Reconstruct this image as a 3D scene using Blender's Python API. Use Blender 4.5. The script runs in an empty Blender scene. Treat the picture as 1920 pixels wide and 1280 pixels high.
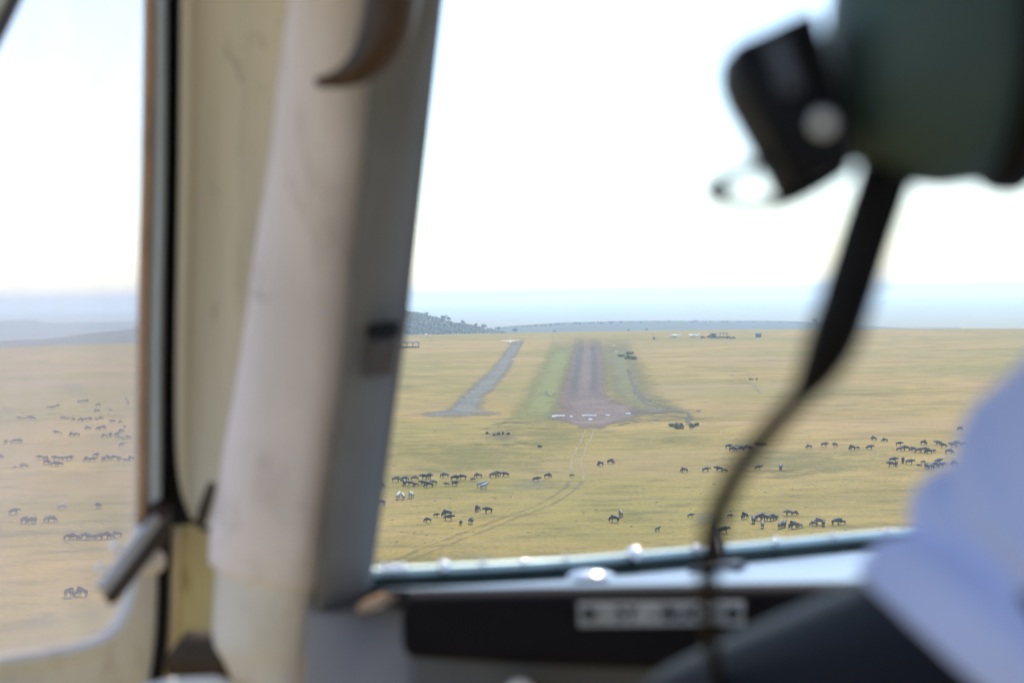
import bpy, bmesh, math, random
from mathutils import Vector, Matrix, noise

# ---------------------------------------------------------------- camera, sky, sun, exposure
scene = bpy.context.scene
W, H = 1920.0, 1280.0
FPX = 2667.0                      # focal length in photo pixels (50 mm on 36 mm)
CAM_H = 42.0
PITCH = math.atan(85.0 / FPX)
ROLL = math.radians(0.9)
fwd = Vector((0, math.cos(PITCH), -math.sin(PITCH)))
right0 = Vector((1, 0, 0)); up0 = right0.cross(fwd)
right = (right0 * math.cos(ROLL) - up0 * math.sin(ROLL)).normalized()
up = right.cross(fwd).normalized()
CAM = Vector((0, 0, CAM_H))

cam_data = bpy.data.cameras.new('camera')
cam = bpy.data.objects.new('camera', cam_data)
scene.collection.objects.link(cam)
cam.matrix_world = Matrix(((right.x, up.x, -fwd.x, CAM.x), (right.y, up.y, -fwd.y, CAM.y),
                           (right.z, up.z, -fwd.z, CAM.z), (0, 0, 0, 1)))
cam_data.lens = 50; cam_data.sensor_width = 36
cam_data.clip_start = 0.05; cam_data.clip_end = 60000
cam_data.dof.use_dof = True
cam_data.dof.focus_distance = 600
cam_data.dof.aperture_fstop = 4.6
scene.camera = cam

SUN_EL, SUN_AZ = math.radians(58), math.radians(20)
world = bpy.data.worlds.new('World'); scene.world = world; world.use_nodes = True
wn = world.node_tree; wn.nodes.clear()
sky = wn.nodes.new('ShaderNodeTexSky'); sky.sky_type = 'NISHITA'; sky.sun_disc = False
sky.sun_elevation = SUN_EL; sky.sun_rotation = SUN_AZ
sky.air_density = 1.0; sky.dust_density = 0.8; sky.ozone_density = 1.5
bg = wn.nodes.new('ShaderNodeBackground'); bg.inputs['Strength'].default_value = 0.15
wo = wn.nodes.new('ShaderNodeOutputWorld')
wn.links.new(sky.outputs[0], bg.inputs[0]); wn.links.new(bg.outputs[0], wo.inputs[0])

sun_data = bpy.data.lights.new('sun', 'SUN'); sun_data.energy = 2.35; sun_data.angle = math.radians(0.53)
sun_data.color = (1.0, 0.93, 0.82)
sun = bpy.data.objects.new('sun', sun_data); scene.collection.objects.link(sun)
sdir = Vector((math.sin(SUN_AZ) * math.cos(SUN_EL), math.cos(SUN_AZ) * math.cos(SUN_EL), math.sin(SUN_EL)))
sun.rotation_euler = sdir.to_track_quat('Z', 'Y').to_euler()

scene.view_settings.view_transform = 'Standard'
scene.view_settings.look = 'None'
scene.view_settings.exposure = 1.22
scene.view_settings.gamma = 1.0
scene.cycles.use_denoising = True
scene.cycles.max_bounces = 8
scene.cycles.transparent_max_bounces = 12
scene.cycles.volume_bounces = 1
scene.cycles.sample_clamp_indirect = 10.0
scene.cycles.caustics_reflective = False
scene.cycles.caustics_refractive = False

random.seed(7)
COL = scene.collection

# ---------------------------------------------------------------- helpers
def ray(px, py):
    return (fwd + right * ((px - W / 2) / FPX) + up * ((H / 2 - py) / FPX))

def ground_at(px, py, z=0.0):
    r = ray(px, py)
    t = (z - CAM_H) / r.z
    return CAM + r * t

def at_dist(px, py, D):
    r = ray(px, py)
    return CAM + r * (D / r.y)

def P(px, py, d):
    """cockpit-frame point: x right, y forward, z up"""
    return Vector(((px - W / 2) / FPX * d, d, (H / 2 - py) / FPX * d))

def tag(o, label=None, cat=None, group=None, kind=None):
    if label: o['label'] = label
    if cat: o['category'] = cat
    if group: o['group'] = group
    if kind: o['kind'] = kind
    return o

def link(name, mesh, mat=None, parent=None, smooth=False):
    o = bpy.data.objects.new(name, mesh)
    COL.objects.link(o)
    if mat is not None and len(mesh.materials) == 0: mesh.materials.append(mat)
    if parent is not None: o.parent = parent
    if smooth:
        mesh.polygons.foreach_set('use_smooth', [True] * len(mesh.polygons))
    return o

def mesh_from(name, verts, faces):
    m = bpy.data.meshes.new(name); m.from_pydata([tuple(v) for v in verts], [], faces); m.update()
    return m

def bm_mesh(name, bm):
    bmesh.ops.recalc_face_normals(bm, faces=bm.faces)
    m = bpy.data.meshes.new(name); bm.to_mesh(m); bm.free(); return m

def add_box(bm, c, s, rot=None, bevel=0.0):
    r = bmesh.ops.create_cube(bm, size=1.0)
    M = Matrix.Translation(Vector(c)) @ (rot.to_4x4() if rot else Matrix.Identity(4)) @ Matrix.Diagonal((s[0], s[1], s[2], 1))
    bmesh.ops.transform(bm, matrix=M, verts=r['verts'])
    if bevel:
        es = set(e for v in r['verts'] for e in v.link_edges)
        bmesh.ops.bevel(bm, geom=list(es), offset=bevel, segments=2, profile=0.5, affect='EDGES')

def catmull(pts, n):
    pts = [tuple(p) for p in pts]; out = []
    k = len(pts); dim = len(pts[0])
    for i in range(k - 1):
        p0 = pts[max(i - 1, 0)]; p1 = pts[i]; p2 = pts[i + 1]; p3 = pts[min(i + 2, k - 1)]
        for j in range(n):
            t = j / n
            out.append(tuple(0.5 * (2 * p1[a] + (p2[a] - p0[a]) * t + (2 * p0[a] - 5 * p1[a] + 4 * p2[a] - p3[a]) * t * t
                                    + (-p0[a] + 3 * p1[a] - 3 * p2[a] + p3[a]) * t ** 3) for a in range(dim)))
    out.append(pts[-1])
    return out

def add_tube(bm, pts, radii, n=10, flat=1.0, cap=True):
    """pts list of Vector, radii list; flat squeezes the section along its second axis"""
    rings = []
    prev = None
    for i, p in enumerate(pts):
        a = pts[max(i - 1, 0)]; b = pts[min(i + 1, len(pts) - 1)]
        t = (Vector(b) - Vector(a)).normalized()
        ref = prev if prev is not None else (Vector((0, 0, 1)) if abs(t.z) < 0.9 else Vector((1, 0, 0)))
        u = (ref - t * ref.dot(t)).normalized(); prev = u
        w = t.cross(u)
        rings.append([bm.verts.new(Vector(p) + u * (math.cos(2 * math.pi * k / n) * radii[i])
                                   + w * (math.sin(2 * math.pi * k / n) * radii[i] * flat)) for k in range(n)])
    for i in range(len(rings) - 1):
        for k in range(n):
            bm.faces.new((rings[i][k], rings[i][(k + 1) % n], rings[i + 1][(k + 1) % n], rings[i + 1][k]))
    if cap:
        bm.faces.new(rings[0]); bm.faces.new(list(reversed(rings[-1])))

def tube_obj(name, pts, radii, mat, parent, n=12, flat=1.0):
    bm = bmesh.new()
    if not isinstance(radii, (list, tuple)): radii = [radii] * len(pts)
    add_tube(bm, [Vector(p) for p in pts], list(radii), n, flat)
    return link(name, bm_mesh(name, bm), mat, parent, True)

def add_loft(bm, rings):
    """rings: equal-length point lists"""
    R = [[bm.verts.new(Vector(p)) for p in r] for r in rings]
    n = len(R[0])
    for i in range(len(R) - 1):
        for k in range(n):
            bm.faces.new((R[i][k], R[i][(k + 1) % n], R[i + 1][(k + 1) % n], R[i + 1][k]))
    bm.faces.new(R[0]); bm.faces.new(list(reversed(R[-1])))

def skin_mesh(name, verts, edges, radii, root=0, levels=1):
    m = bpy.data.meshes.new(name + '_tmp'); m.from_pydata([tuple(v) for v in verts], edges, [])
    o = bpy.data.objects.new(name + '_tmp', m); COL.objects.link(o)
    sk = o.modifiers.new('Skin', 'SKIN'); sk.use_smooth_shade = True
    for i, r in enumerate(radii):
        d = m.skin_vertices[0].data[i]
        d.radius = (r, r) if not isinstance(r, tuple) else r
        d.use_root = (i == root)
    if levels:
        ss = o.modifiers.new('Sub', 'SUBSURF'); ss.levels = levels; ss.render_levels = levels
    dg = bpy.context.evaluated_depsgraph_get()
    out = bpy.data.meshes.new_from_object(o.evaluated_get(dg)); out.name = name
    bpy.data.objects.remove(o); bpy.data.meshes.remove(m)
    return out

def copy_tree(o, parent=None):
    c = o.copy(); COL.objects.link(c); c.parent = parent
    for ch in o.children: copy_tree(ch, c)
    return c

# ---------------------------------------------------------------- materials
def nodes_of(name):
    m = bpy.data.materials.new(name); m.use_nodes = True
    nt = m.node_tree
    return m, nt, nt.nodes['Principled BSDF'], nt.nodes['Material Output']

def ramp(nt, fac, stops, interp='LINEAR'):
    r = nt.nodes.new('ShaderNodeValToRGB'); r.color_ramp.interpolation = interp
    els = r.color_ramp.elements
    while len(els) < len(stops): els.new(0.5)
    for e, (p, c) in zip(els, stops):
        e.position = p; e.color = (c[0], c[1], c[2], 1) if not isinstance(c, float) else (c, c, c, 1)
    nt.links.new(fac, r.inputs[0]); return r.outputs[0]

def nz(nt, vec, scale, detail=4, rough=0.55, dist=0.0):
    n = nt.nodes.new('ShaderNodeTexNoise'); n.inputs['Scale'].default_value = scale
    n.inputs['Detail'].default_value = detail; n.inputs['Roughness'].default_value = rough
    n.inputs['Distortion'].default_value = dist
    if vec is not None: nt.links.new(vec, n.inputs['Vector'])
    return n.outputs[0]

def mix(nt, fac, a, b, mode='MIX'):
    m = nt.nodes.new('ShaderNodeMix'); m.data_type = 'RGBA'; m.blend_type = mode
    for v, i in ((fac, m.inputs[0]), (a, m.inputs[6]), (b, m.inputs[7])):
        if hasattr(v, 'links') or isinstance(v, bpy.types.NodeSocket): nt.links.new(v, i)
        elif isinstance(v, tuple): i.default_value = (v[0], v[1], v[2], 1)
        else: i.default_value = v
    return m.outputs[2]

def mth(nt, op, a, b=None, c=None, clamp=False):
    m = nt.nodes.new('ShaderNodeMath'); m.operation = op; m.use_clamp = clamp
    for v, i in zip((a, b, c), m.inputs):
        if v is None: continue
        if isinstance(v, bpy.types.NodeSocket): nt.links.new(v, i)
        else: i.default_value = v
    return m.outputs[0]

def bump(nt, b, height, strength=0.3, dist=0.01):
    n = nt.nodes.new('ShaderNodeBump'); n.inputs['Strength'].default_value = strength
    n.inputs['Distance'].default_value = dist
    nt.links.new(height, n.inputs['Height']); nt.links.new(n.outputs[0], b.inputs['Normal'])

def plain(name, col, rough=0.6, metal=0.0, var=0.25, scale=18.0, bmp=0.0, spec=0.5, dark=None, stretch=None):
    """solid colour broken up by object-space noise (wear, soiling) and optional fine relief"""
    m, nt, b, out = nodes_of(name)
    tc = nt.nodes.new('ShaderNodeTexCoord'); vec = tc.outputs['Object']
    if stretch:
        mp = nt.nodes.new('ShaderNodeMapping'); mp.inputs['Scale'].default_value = stretch
        nt.links.new(vec, mp.inputs[0]); vec = mp.outputs[0]
    n1 = nz(nt, vec, scale, 5, 0.6)
    d = dark if dark else tuple(c * (1 - var) for c in col)
    l = tuple(min(1, c * (1 + var * 0.6)) for c in col)
    c = ramp(nt, n1, [(0.3, d), (0.5, col), (0.72, l)])
    nt.links.new(c, b.inputs['Base Color'])
    b.inputs['Roughness'].default_value = rough; b.inputs['Metallic'].default_value = metal
    b.inputs['Specular IOR Level'].default_value = spec
    if bmp:
        bump(nt, b, nz(nt, tc.outputs['Object'], scale * 25, 3), bmp, 0.002)
    return m

def worn(name, col, stain, rough=0.8, scale=6.0, stretch=(1, 1, 0.4), amount=0.6, bmp=0.25):
    m, nt, b, out = nodes_of(name)
    tc = nt.nodes.new('ShaderNodeTexCoord')
    mp = nt.nodes.new('ShaderNodeMapping'); mp.inputs['Scale'].default_value = stretch; nt.links.new(tc.outputs['Object'], mp.inputs[0])
    c = ramp(nt, nz(nt, mp.outputs[0], scale, 4, 0.55), [(0.3, tuple(x * .82 for x in col)), (0.5, col), (0.7, tuple(min(1, x * 1.08) for x in col))])
    st = ramp(nt, nz(nt, mp.outputs[0], scale * 2.3, 6, 0.65, 0.8), [(0.54, 0.0), (0.72, amount)])
    c = mix(nt, st, c, stain)
    sc = ramp(nt, nz(nt, tc.outputs['Object'], 30.0, 3, 0.5, 1.5), [(0.66, 0.0), (0.74, amount * .7)])
    c = mix(nt, sc, c, tuple(x * .6 for x in stain))
    nt.links.new(c, b.inputs['Base Color']); b.inputs['Roughness'].default_value = rough; b.inputs['Specular IOR Level'].default_value = 0.3
    bump(nt, b, nz(nt, tc.outputs['Object'], 220, 3), bmp, 0.002)
    return m

def ground_mat():
    m, nt, b, out = nodes_of('savanna_grass')
    g = nt.nodes.new('ShaderNodeNewGeometry'); pos = g.outputs['Position']
    mp = nt.nodes.new('ShaderNodeMapping'); mp.inputs['Scale'].default_value = (0.45, 1.0, 1.0); nt.links.new(pos, mp.inputs[0])
    big = nz(nt, pos, 0.0045, 3, 0.5, 0.4)
    mid = nz(nt, mp.outputs[0], 0.026, 5, 0.6, 0.6)
    small = nz(nt, mp.outputs[0], 0.16, 5, 0.65)
    fine = nz(nt, pos, 1.1, 4, 0.7)
    base = ramp(nt, mid, [(0.25, (0.118, 0.090, 0.028)), (0.43, (0.220, 0.149, 0.042)), (0.60, (0.270, 0.186, 0.058)), (0.78, (0.240, 0.145, 0.054))])
    green = ramp(nt, big, [(0.40, 0.0), (0.60, 0.75)])
    base = mix(nt, green, base, (0.160, 0.140, 0.034))
    s = ramp(nt, small, [(0.30, (0.58, 0.62, 0.64)), (0.5, (1, 1, 1)), (0.72, (1.24, 1.18, 1.12))])
    base = mix(nt, 1.0, base, s, 'MULTIPLY')
    f = ramp(nt, fine, [(0.33, (0.52, 0.55, 0.54)), (0.5, (1, 1, 1)), (0.7, (1.22, 1.2, 1.15))])
    base = mix(nt, 0.75, base, f, 'MULTIPLY')
    pk = ramp(nt, nz(nt, mp.outputs[0], 0.013, 5, 0.6, 0.8), [(0.50, 0.0), (0.68, 0.6)])
    base = mix(nt, pk, base, (0.245, 0.165, 0.085))
    # sparse darker worn / damp patches
    p = nz(nt, mp.outputs[0], 0.05, 6, 0.7, 1.2)
    pm = ramp(nt, p, [(0.58, 0.0), (0.72, 0.65)])
    base = mix(nt, pm, base, (0.11, 0.10, 0.065))
    nt.links.new(base, b.inputs['Base Color'])
    b.inputs['Roughness'].default_value = 0.95; b.inputs['Specular IOR Level'].default_value = 0.1
    bump(nt, b, fine, 0.5, 0.3)
    return m

def strip_mat(name, stops, streak=0.25, edge=0.22, cover=1.0, noise_scale=0.06, rut=None, vfade=2.0):
    """ribbon laid on the ground: colour by noise, ragged transparent border from its own UV"""
    m, nt, b, out = nodes_of(name)
    uv = nt.nodes.new('ShaderNodeUVMap'); uv.uv_map = 'strip'
    sp = nt.nodes.new('ShaderNodeSeparateXYZ'); nt.links.new(uv.outputs[0], sp.inputs[0])
    g = nt.nodes.new('ShaderNodeNewGeometry'); pos = g.outputs['Position']
    n1 = nz(nt, pos, noise_scale, 6, 0.65, 0.5)
    c = ramp(nt, n1, stops)
    if rut:                                    # darker wheel lines along the strip
        du = mth(nt, 'ABSOLUTE', mth(nt, 'SUBTRACT', sp.outputs[0], 0.5))
        dd = mth(nt, 'ABSOLUTE', mth(nt, 'SUBTRACT', du, rut[0]))
        f = ramp(nt, mth(nt, 'ADD', dd, mth(nt, 'MULTIPLY', mth(nt, 'SUBTRACT', n1, 0.5), 0.12)), [(0.03, rut[1]), (0.13, 0.0)])
        f = mth(nt, 'MULTIPLY', f, ramp(nt, sp.outputs[1], [(0.50, 0.0), (0.62, 1.0)]))
        c = mix(nt, f, c, rut[2])
    mp = nt.nodes.new('ShaderNodeMapping'); mp.inputs['Scale'].default_value = (1.0, 0.12, 1.0); nt.links.new(pos, mp.inputs[0])
    n2 = nz(nt, mp.outputs[0], 0.7, 4, 0.7)
    c = mix(nt, streak, c, ramp(nt, n2, [(0.35, (0.6, 0.6, 0.6)), (0.65, (1.25, 1.25, 1.25))]), 'MULTIPLY')
    nt.links.new(c, b.inputs['Base Color']); b.inputs['Roughness'].default_value = 0.95
    b.inputs['Specular IOR Level'].default_value = 0.1
    e1 = mth(nt, 'MINIMUM', sp.outputs[0], mth(nt, 'SUBTRACT', 1.0, sp.outputs[0]))
    e2 = mth(nt, 'MINIMUM', sp.outputs[1], mth(nt, 'SUBTRACT', 1.0, sp.outputs[1]))
    e = mth(nt, 'MINIMUM', e1, mth(nt, 'MULTIPLY', e2, vfade))
    n3 = nz(nt, pos, 0.13, 8, 0.78)
    a = mth(nt, 'ADD', mth(nt, 'DIVIDE', e, edge), mth(nt, 'MULTIPLY', mth(nt, 'SUBTRACT', n3, 0.55), 3.4))
    a = mth(nt, 'MULTIPLY', a, cover, clamp=True)
    n4 = nz(nt, pos, 0.9, 4, 0.7)
    a = mth(nt, 'MULTIPLY', a, ramp(nt, n4, [(0.25, 0.35), (0.55, 1.0)]), clamp=True)
    tr = nt.nodes.new('ShaderNodeBsdfTransparent'); mx = nt.nodes.new('ShaderNodeMixShader')
    nt.links.new(a, mx.inputs[0]); nt.links.new(tr.outputs[0], mx.inputs[1]); nt.links.new(b.outputs[0], mx.inputs[2])
    nt.links.new(mx.outputs[0], out.inputs[0])
    return m

def glass_mat(name, tint, dust, dust_col, gloss=0.05, dscale=6.0):
    m, nt, b, out = nodes_of(name)
    nt.nodes.remove(b)
    tr = nt.nodes.new('ShaderNodeBsdfTransparent'); tr.inputs[0].default_value = (*tint, 1)
    gl = nt.nodes.new('ShaderNodeBsdfGlossy'); gl.inputs['Roughness'].default_value = 0.02
    tl = nt.nodes.new('ShaderNodeBsdfTranslucent'); tl.inputs[0].default_value = (*dust_col, 1)
    tc = nt.nodes.new('ShaderNodeTexCoord')
    d = ramp(nt, nz(nt, tc.outputs['Object'], dscale, 5, 0.6), [(0.3, dust * 0.75), (0.7, dust * 1.25)])
    m1 = nt.nodes.new('ShaderNodeMixShader'); nt.links.new(d, m1.inputs[0])
    nt.links.new(tr.outputs[0], m1.inputs[1]); nt.links.new(tl.outputs[0], m1.inputs[2])
    fr = nt.nodes.new('ShaderNodeFresnel'); fr.inputs[0].default_value = 1.3
    m2 = nt.nodes.new('ShaderNodeMixShader'); nt.links.new(mth(nt, 'MULTIPLY', fr.outputs[0], gloss / 0.05 * 0.6), m2.inputs[0])
    nt.links.new(m1.outputs[0], m2.inputs[1]); nt.links.new(gl.outputs[0], m2.inputs[2])
    nt.links.new(m2.outputs[0], out.inputs[0])
    return m

def fur_mat():
    m, nt, b, out = nodes_of('wildebeest_hide')
    oi = nt.nodes.new('ShaderNodeObjectInfo'); tc = nt.nodes.new('ShaderNodeTexCoord')
    c = ramp(nt, oi.outputs['Random'], [(0.0, (0.032, 0.030, 0.030)), (0.5, (0.060, 0.053, 0.050)), (0.85, (0.11, 0.09, 0.075)), (1.0, (0.17, 0.12, 0.08))])
    n = ramp(nt, nz(nt, tc.outputs['Object'], 5.0, 3), [(0.35, (0.65, 0.65, 0.65)), (0.7, (1.3, 1.25, 1.2))])
    c = mix(nt, 1.0, c, n, 'MULTIPLY')
    nt.links.new(c, b.inputs['Base Color']); b.inputs['Roughness'].default_value = 0.6
    return m

def zebra_mat():
    m, nt, b, out = nodes_of('zebra_hide')
    tc = nt.nodes.new('ShaderNodeTexCoord')
    wv = nt.nodes.new('ShaderNodeTexWave'); wv.inputs['Scale'].default_value = 2.6; wv.inputs['Distortion'].default_value = 2.5
    wv.inputs['Detail'].default_value = 2
    nt.links.new(tc.outputs['Object'], wv.inputs['Vector'])
    c = ramp(nt, wv.outputs['Color'], [(0.32, (0.03, 0.03, 0.03)), (0.42, (0.50, 0.48, 0.45))])
    nt.links.new(c, b.inputs['Base Color']); b.inputs['Roughness'].default_value = 0.6
    return m

def leaf_mat(name, a, b_, c_):
    m, nt, b, out = nodes_of(name)
    g = nt.nodes.new('ShaderNodeNewGeometry')
    c = ramp(nt, nz(nt, g.outputs['Position'], 0.9, 3), [(0.3, a), (0.5, b_), (0.7, c_)])
    nt.links.new(c, b.inputs['Base Color']); b.inputs['Roughness'].default_value = 0.7
    return m

M = {}
M['ground'] = ground_mat()
M['runway'] = strip_mat('runway_murram', [(0.3, (0.110, 0.082, 0.070)), (0.5, (0.142, 0.106, 0.090)), (0.7, (0.185, 0.140, 0.112))],
                        edge=0.20, cover=1.0, rut=(0.19, 0.95, (0.085, 0.070, 0.066)))
M['taxi'] = strip_mat('taxiway_gravel', [(0.3, (0.110, 0.108, 0.092)), (0.5, (0.140, 0.135, 0.114)), (0.7, (0.205, 0.188, 0.150))], edge=0.26, cover=0.95)
M['verge'] = strip_mat('mown_green_grass', [(0.3, (0.165, 0.142, 0.048)), (0.5, (0.152, 0.162, 0.052)), (0.72, (0.21, 0.185, 0.068))], edge=0.34, cover=1.0)
M['verge2'] = strip_mat('damp_green_grass', [(0.3, (0.100, 0.100, 0.048)), (0.5, (0.140, 0.132, 0.058)), (0.72, (0.19, 0.160, 0.070))], edge=0.34, cover=0.95)
M['gully'] = strip_mat('dark_eroded_soil', [(0.3, (0.085, 0.078, 0.062)), (0.6, (0.13, 0.115, 0.09))], edge=0.35, cover=0.9, noise_scale=0.3)
M['rut'] = strip_mat('dusty_wheel_rut', [(0.3, (0.27, 0.225, 0.12)), (0.6, (0.34, 0.285, 0.155))], edge=0.6, cover=0.95, noise_scale=0.2, vfade=14.0)
M['rut_dark'] = strip_mat('damp_wheel_rut', [(0.3, (0.10, 0.085, 0.05)), (0.6, (0.15, 0.12, 0.065))], edge=0.6, cover=0.55, noise_scale=0.2, vfade=14.0)
M['patch'] = strip_mat('trampled_patch', [(0.3, (0.16, 0.15, 0.10)), (0.6, (0.22, 0.20, 0.13))], edge=0.5, cover=0.6, noise_scale=0.12)
M['soft'] = strip_mat('greener_grass', [(0.3, (0.14, 0.135, 0.042)), (0.6, (0.175, 0.165, 0.055))], edge=0.6, cover=0.75, noise_scale=0.1)
M['fur'] = fur_mat(); M['zebra'] = zebra_mat()
M['white_paint'] = plain('white_paint', (0.80, 0.80, 0.78), 0.45, var=0.12, scale=1.5)
M['white_stone'] = plain('whitewashed_stone', (0.80, 0.79, 0.75), 0.8, var=0.2, scale=2)
M['dark_glass'] = plain('dark_window', (0.03, 0.035, 0.04), 0.1, var=0.1)
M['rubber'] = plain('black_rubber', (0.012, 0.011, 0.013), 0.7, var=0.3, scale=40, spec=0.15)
M['car_green'] = plain('olive_car_paint', (0.10, 0.12, 0.09), 0.35, var=0.2, scale=2)
M['car_sand'] = plain('dusty_car_paint', (0.20, 0.20, 0.19), 0.4, var=0.2, scale=2)
M['thatch'] = plain('weathered_roof_sheet', (0.11, 0.12, 0.13), 0.7, var=0.3, scale=1)
M['timber'] = plain('weathered_timber', (0.13, 0.11, 0.09), 0.8, var=0.3, scale=3)
M['wall_blue'] = plain('blue_grey_plaster', (0.14, 0.17, 0.19), 0.8, var=0.25, scale=1)
M['red'] = plain('red_cloth', (0.55, 0.06, 0.05), 0.8, var=0.2)
M['leaf'] = leaf_mat('shrub_leaves', (0.05, 0.065, 0.032), (0.08, 0.095, 0.045), (0.12, 0.13, 0.06))
M['forest'] = leaf_mat('forest_leaves', (0.020, 0.030, 0.018), (0.030, 0.042, 0.024), (0.045, 0.058, 0.030))
M['bark'] = plain('bark', (0.09, 0.07, 0.05), 0.9, var=0.3, scale=3)
M['hill'] = plain('bushland', (0.030, 0.040, 0.026), 0.95, var=0.4, scale=0.006)
M['tuft'] = leaf_mat('dry_tussock', (0.15, 0.115, 0.045), (0.21, 0.155, 0.055), (0.26, 0.19, 0.07))
# cockpit
M['pad'] = worn('beige_padding', (0.86, 0.74, 0.71), (0.46, 0.36, 0.33), 0.85, 6.0, (1, 1, 0.4), 0.55)
M['sleeve'] = worn('pale_padding_sleeve', (0.84, 0.76, 0.68), (0.45, 0.38, 0.28), 0.85, 7.0, (1, 1, 0.6), 0.5)
M['cream'] = worn('cream_liner', (0.62, 0.53, 0.37), (0.34, 0.27, 0.17), 0.6, 12.0, (1, 1, 0.05), 0.7, 0.1)
M['jamb'] = worn('yellowed_jamb', (0.60, 0.52, 0.28), (0.17, 0.10, 0.025), 0.55, 9.0, (1, 1, 0.5), 0.9, 0.1)
M['post'] = plain('grey_post_trim', (0.175, 0.165, 0.165), 0.7, var=0.15, scale=10)
M['brown'] = plain('brown_leather', (0.062, 0.026, 0.008), 0.5, var=0.35, scale=25)
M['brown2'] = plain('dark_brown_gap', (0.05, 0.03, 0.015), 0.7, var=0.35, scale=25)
M['clip'] = plain('brown_plastic', (0.075, 0.052, 0.046), 0.5, var=0.2)
M['alu'] = plain('brushed_aluminium', (0.62, 0.64, 0.66), 0.32, 0.85, var=0.1, scale=12)
M['latch'] = plain('dull_latch_metal', (0.52, 0.52, 0.54), 0.4, 0.6, var=0.15, scale=40)
M['pale'] = plain('alu_sky_reflection', (0.66, 0.74, 0.80), 0.4, var=0.08, scale=12)  # pale blue stands in for sky reflected in the aluminium edge strip
M['strip'] = plain('skylit_strip_tone', (0.52, 0.66, 0.68), 0.38, 0.3, var=0.1, scale=14)  # cyan tone carries the skylight on the rim's top face
M['alu_dull'] = worn('painted_aluminium', (0.84, 0.82, 0.80), (0.50, 0.42, 0.36), 0.5, 7.0, (1, 1, 1), 0.5, 0.05)
M['sealant'] = plain('tan_sealant', (0.46, 0.28, 0.16), 0.6, var=0.25, scale=18)
M['side'] = plain('grey_side_panel', (0.30, 0.28, 0.30), 0.7, var=0.1, scale=8, bmp=0.1)
M['panel'] = plain('dark_grey_panel', (0.10, 0.10, 0.115), 0.7, var=0.15, scale=8, bmp=0.1)
M['glare'] = plain('black_glareshield', (0.008, 0.006, 0.009), 0.7, var=0.3, scale=20, bmp=0.2, spec=0.12)
M['deck'] = plain('blue_grey_vinyl_deck', (0.18, 0.255, 0.35), 0.5, var=0.25, scale=6, spec=0.35)
M['gasket'] = plain('green_black_gasket', (0.020, 0.034, 0.031), 0.6, var=0.35, scale=25, spec=0.15)
M['chrome'] = plain('bright_metal', (0.9, 0.91, 0.92), 0.09, 1.0, var=0.05)
M['plate'] = plain('engraved_plate', (0.36, 0.36, 0.38), 0.5, var=0.12, scale=30)
M['ink'] = plain('black_ink', (0.02, 0.02, 0.025), 0.6, var=0.1)
M['liner'] = plain('grey_headliner', (0.55, 0.53, 0.50), 0.9, var=0.1, scale=5)
M['green'] = plain('dark_green_shell', (0.054, 0.086, 0.074), 0.5, var=0.15, scale=12, spec=0.25)
M['black'] = plain('black_plastic', (0.005, 0.005, 0.007), 0.5, var=0.3, scale=30, spec=0.15)
M['slate'] = plain('slate_plastic', (0.07, 0.08, 0.10), 0.35, var=0.15, scale=30)
M['cord'] = plain('black_cord', (0.006, 0.005, 0.006), 0.6, var=0.3, scale=60, spec=0.12)
M['skin'] = plain('skin_in_blue_shade', (0.0035, 0.0065, 0.016), 0.5, var=0.25, scale=14, bmp=0.1, spec=0.09)  # blue-black tone puts shade and bluish skylight into the brown skin
M['shirt'] = plain('pale_blue_cotton', (0.48, 0.54, 0.86), 0.85, var=0.06, scale=8, bmp=0.35)
M['hair'] = plain('black_hair', (0.010, 0.009, 0.009), 0.7, var=0.3, scale=80, bmp=0.6)
M['windshield'] = glass_mat('windshield_acrylic', (0.97, 0.985, 0.985), 0.015, (0.9, 0.95, 1.0))
M['side_glass'] = glass_mat('dusty_side_acrylic', (1.0, 0.965, 0.955), 0.44, (0.84, 0.70, 0.66), gloss=0.006)

# ---------------------------------------------------------------- ground and far land
def edge_dist(theta):      # where the plateau starts to fall away
    t = max(-1.0, min(1.0, theta / 0.36))
    return 1500 + 60 * t - 130 * t * t

def smooth(a, b, x):
    t = max(0.0, min(1.0, (x - a) / (b - a))); return t * t * (3 - 2 * t)

def ground_z(x, y):
    r = math.hypot(x, y)
    th = math.atan2(x, max(y, 1.0)) if y > 0 else 0
    e = edge_dist(th)
    if r <= e: return 0.0
    z = -125 * smooth(e, e + 2600, r)
    return z + 7 * (noise.noise(Vector((x * 0.0006, y * 0.0006, 2.0)))) * smooth(e + 600, e + 3000, r)

ys = [-1800, -1200, -700, -300, 0, 150] + [150 + 25 * i for i in range(1, 118)] + [3200, 3400, 3700, 4000, 4400, 5000, 5800, 6800, 8000, 9500, 11500, 14000, 17000, 21000, 26000]
def xs_row():
    base = [0.0]
    v = 0.0; st = 30.0
    while v < 13500:
        v += st; st *= 1.09; base.append(min(v, 13500))
    return [-b for b in reversed(base[1:])] + base
xs = xs_row()
gv = [(x, y, ground_z(x, y)) for y in ys for x in xs]
nx = len(xs)
gf = [(j * nx + i, j * nx + i + 1, (j + 1) * nx + i + 1, (j + 1) * nx + i) for j in range(len(ys) - 1) for i in range(nx - 1)]
gm = mesh_from('ground', gv, gf)
ground = tag(link('ground', gm, M['ground'], None, True), 'dry tan savanna grassland stretching away to the far plateau edge', 'grassland', kind='structure')

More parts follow.
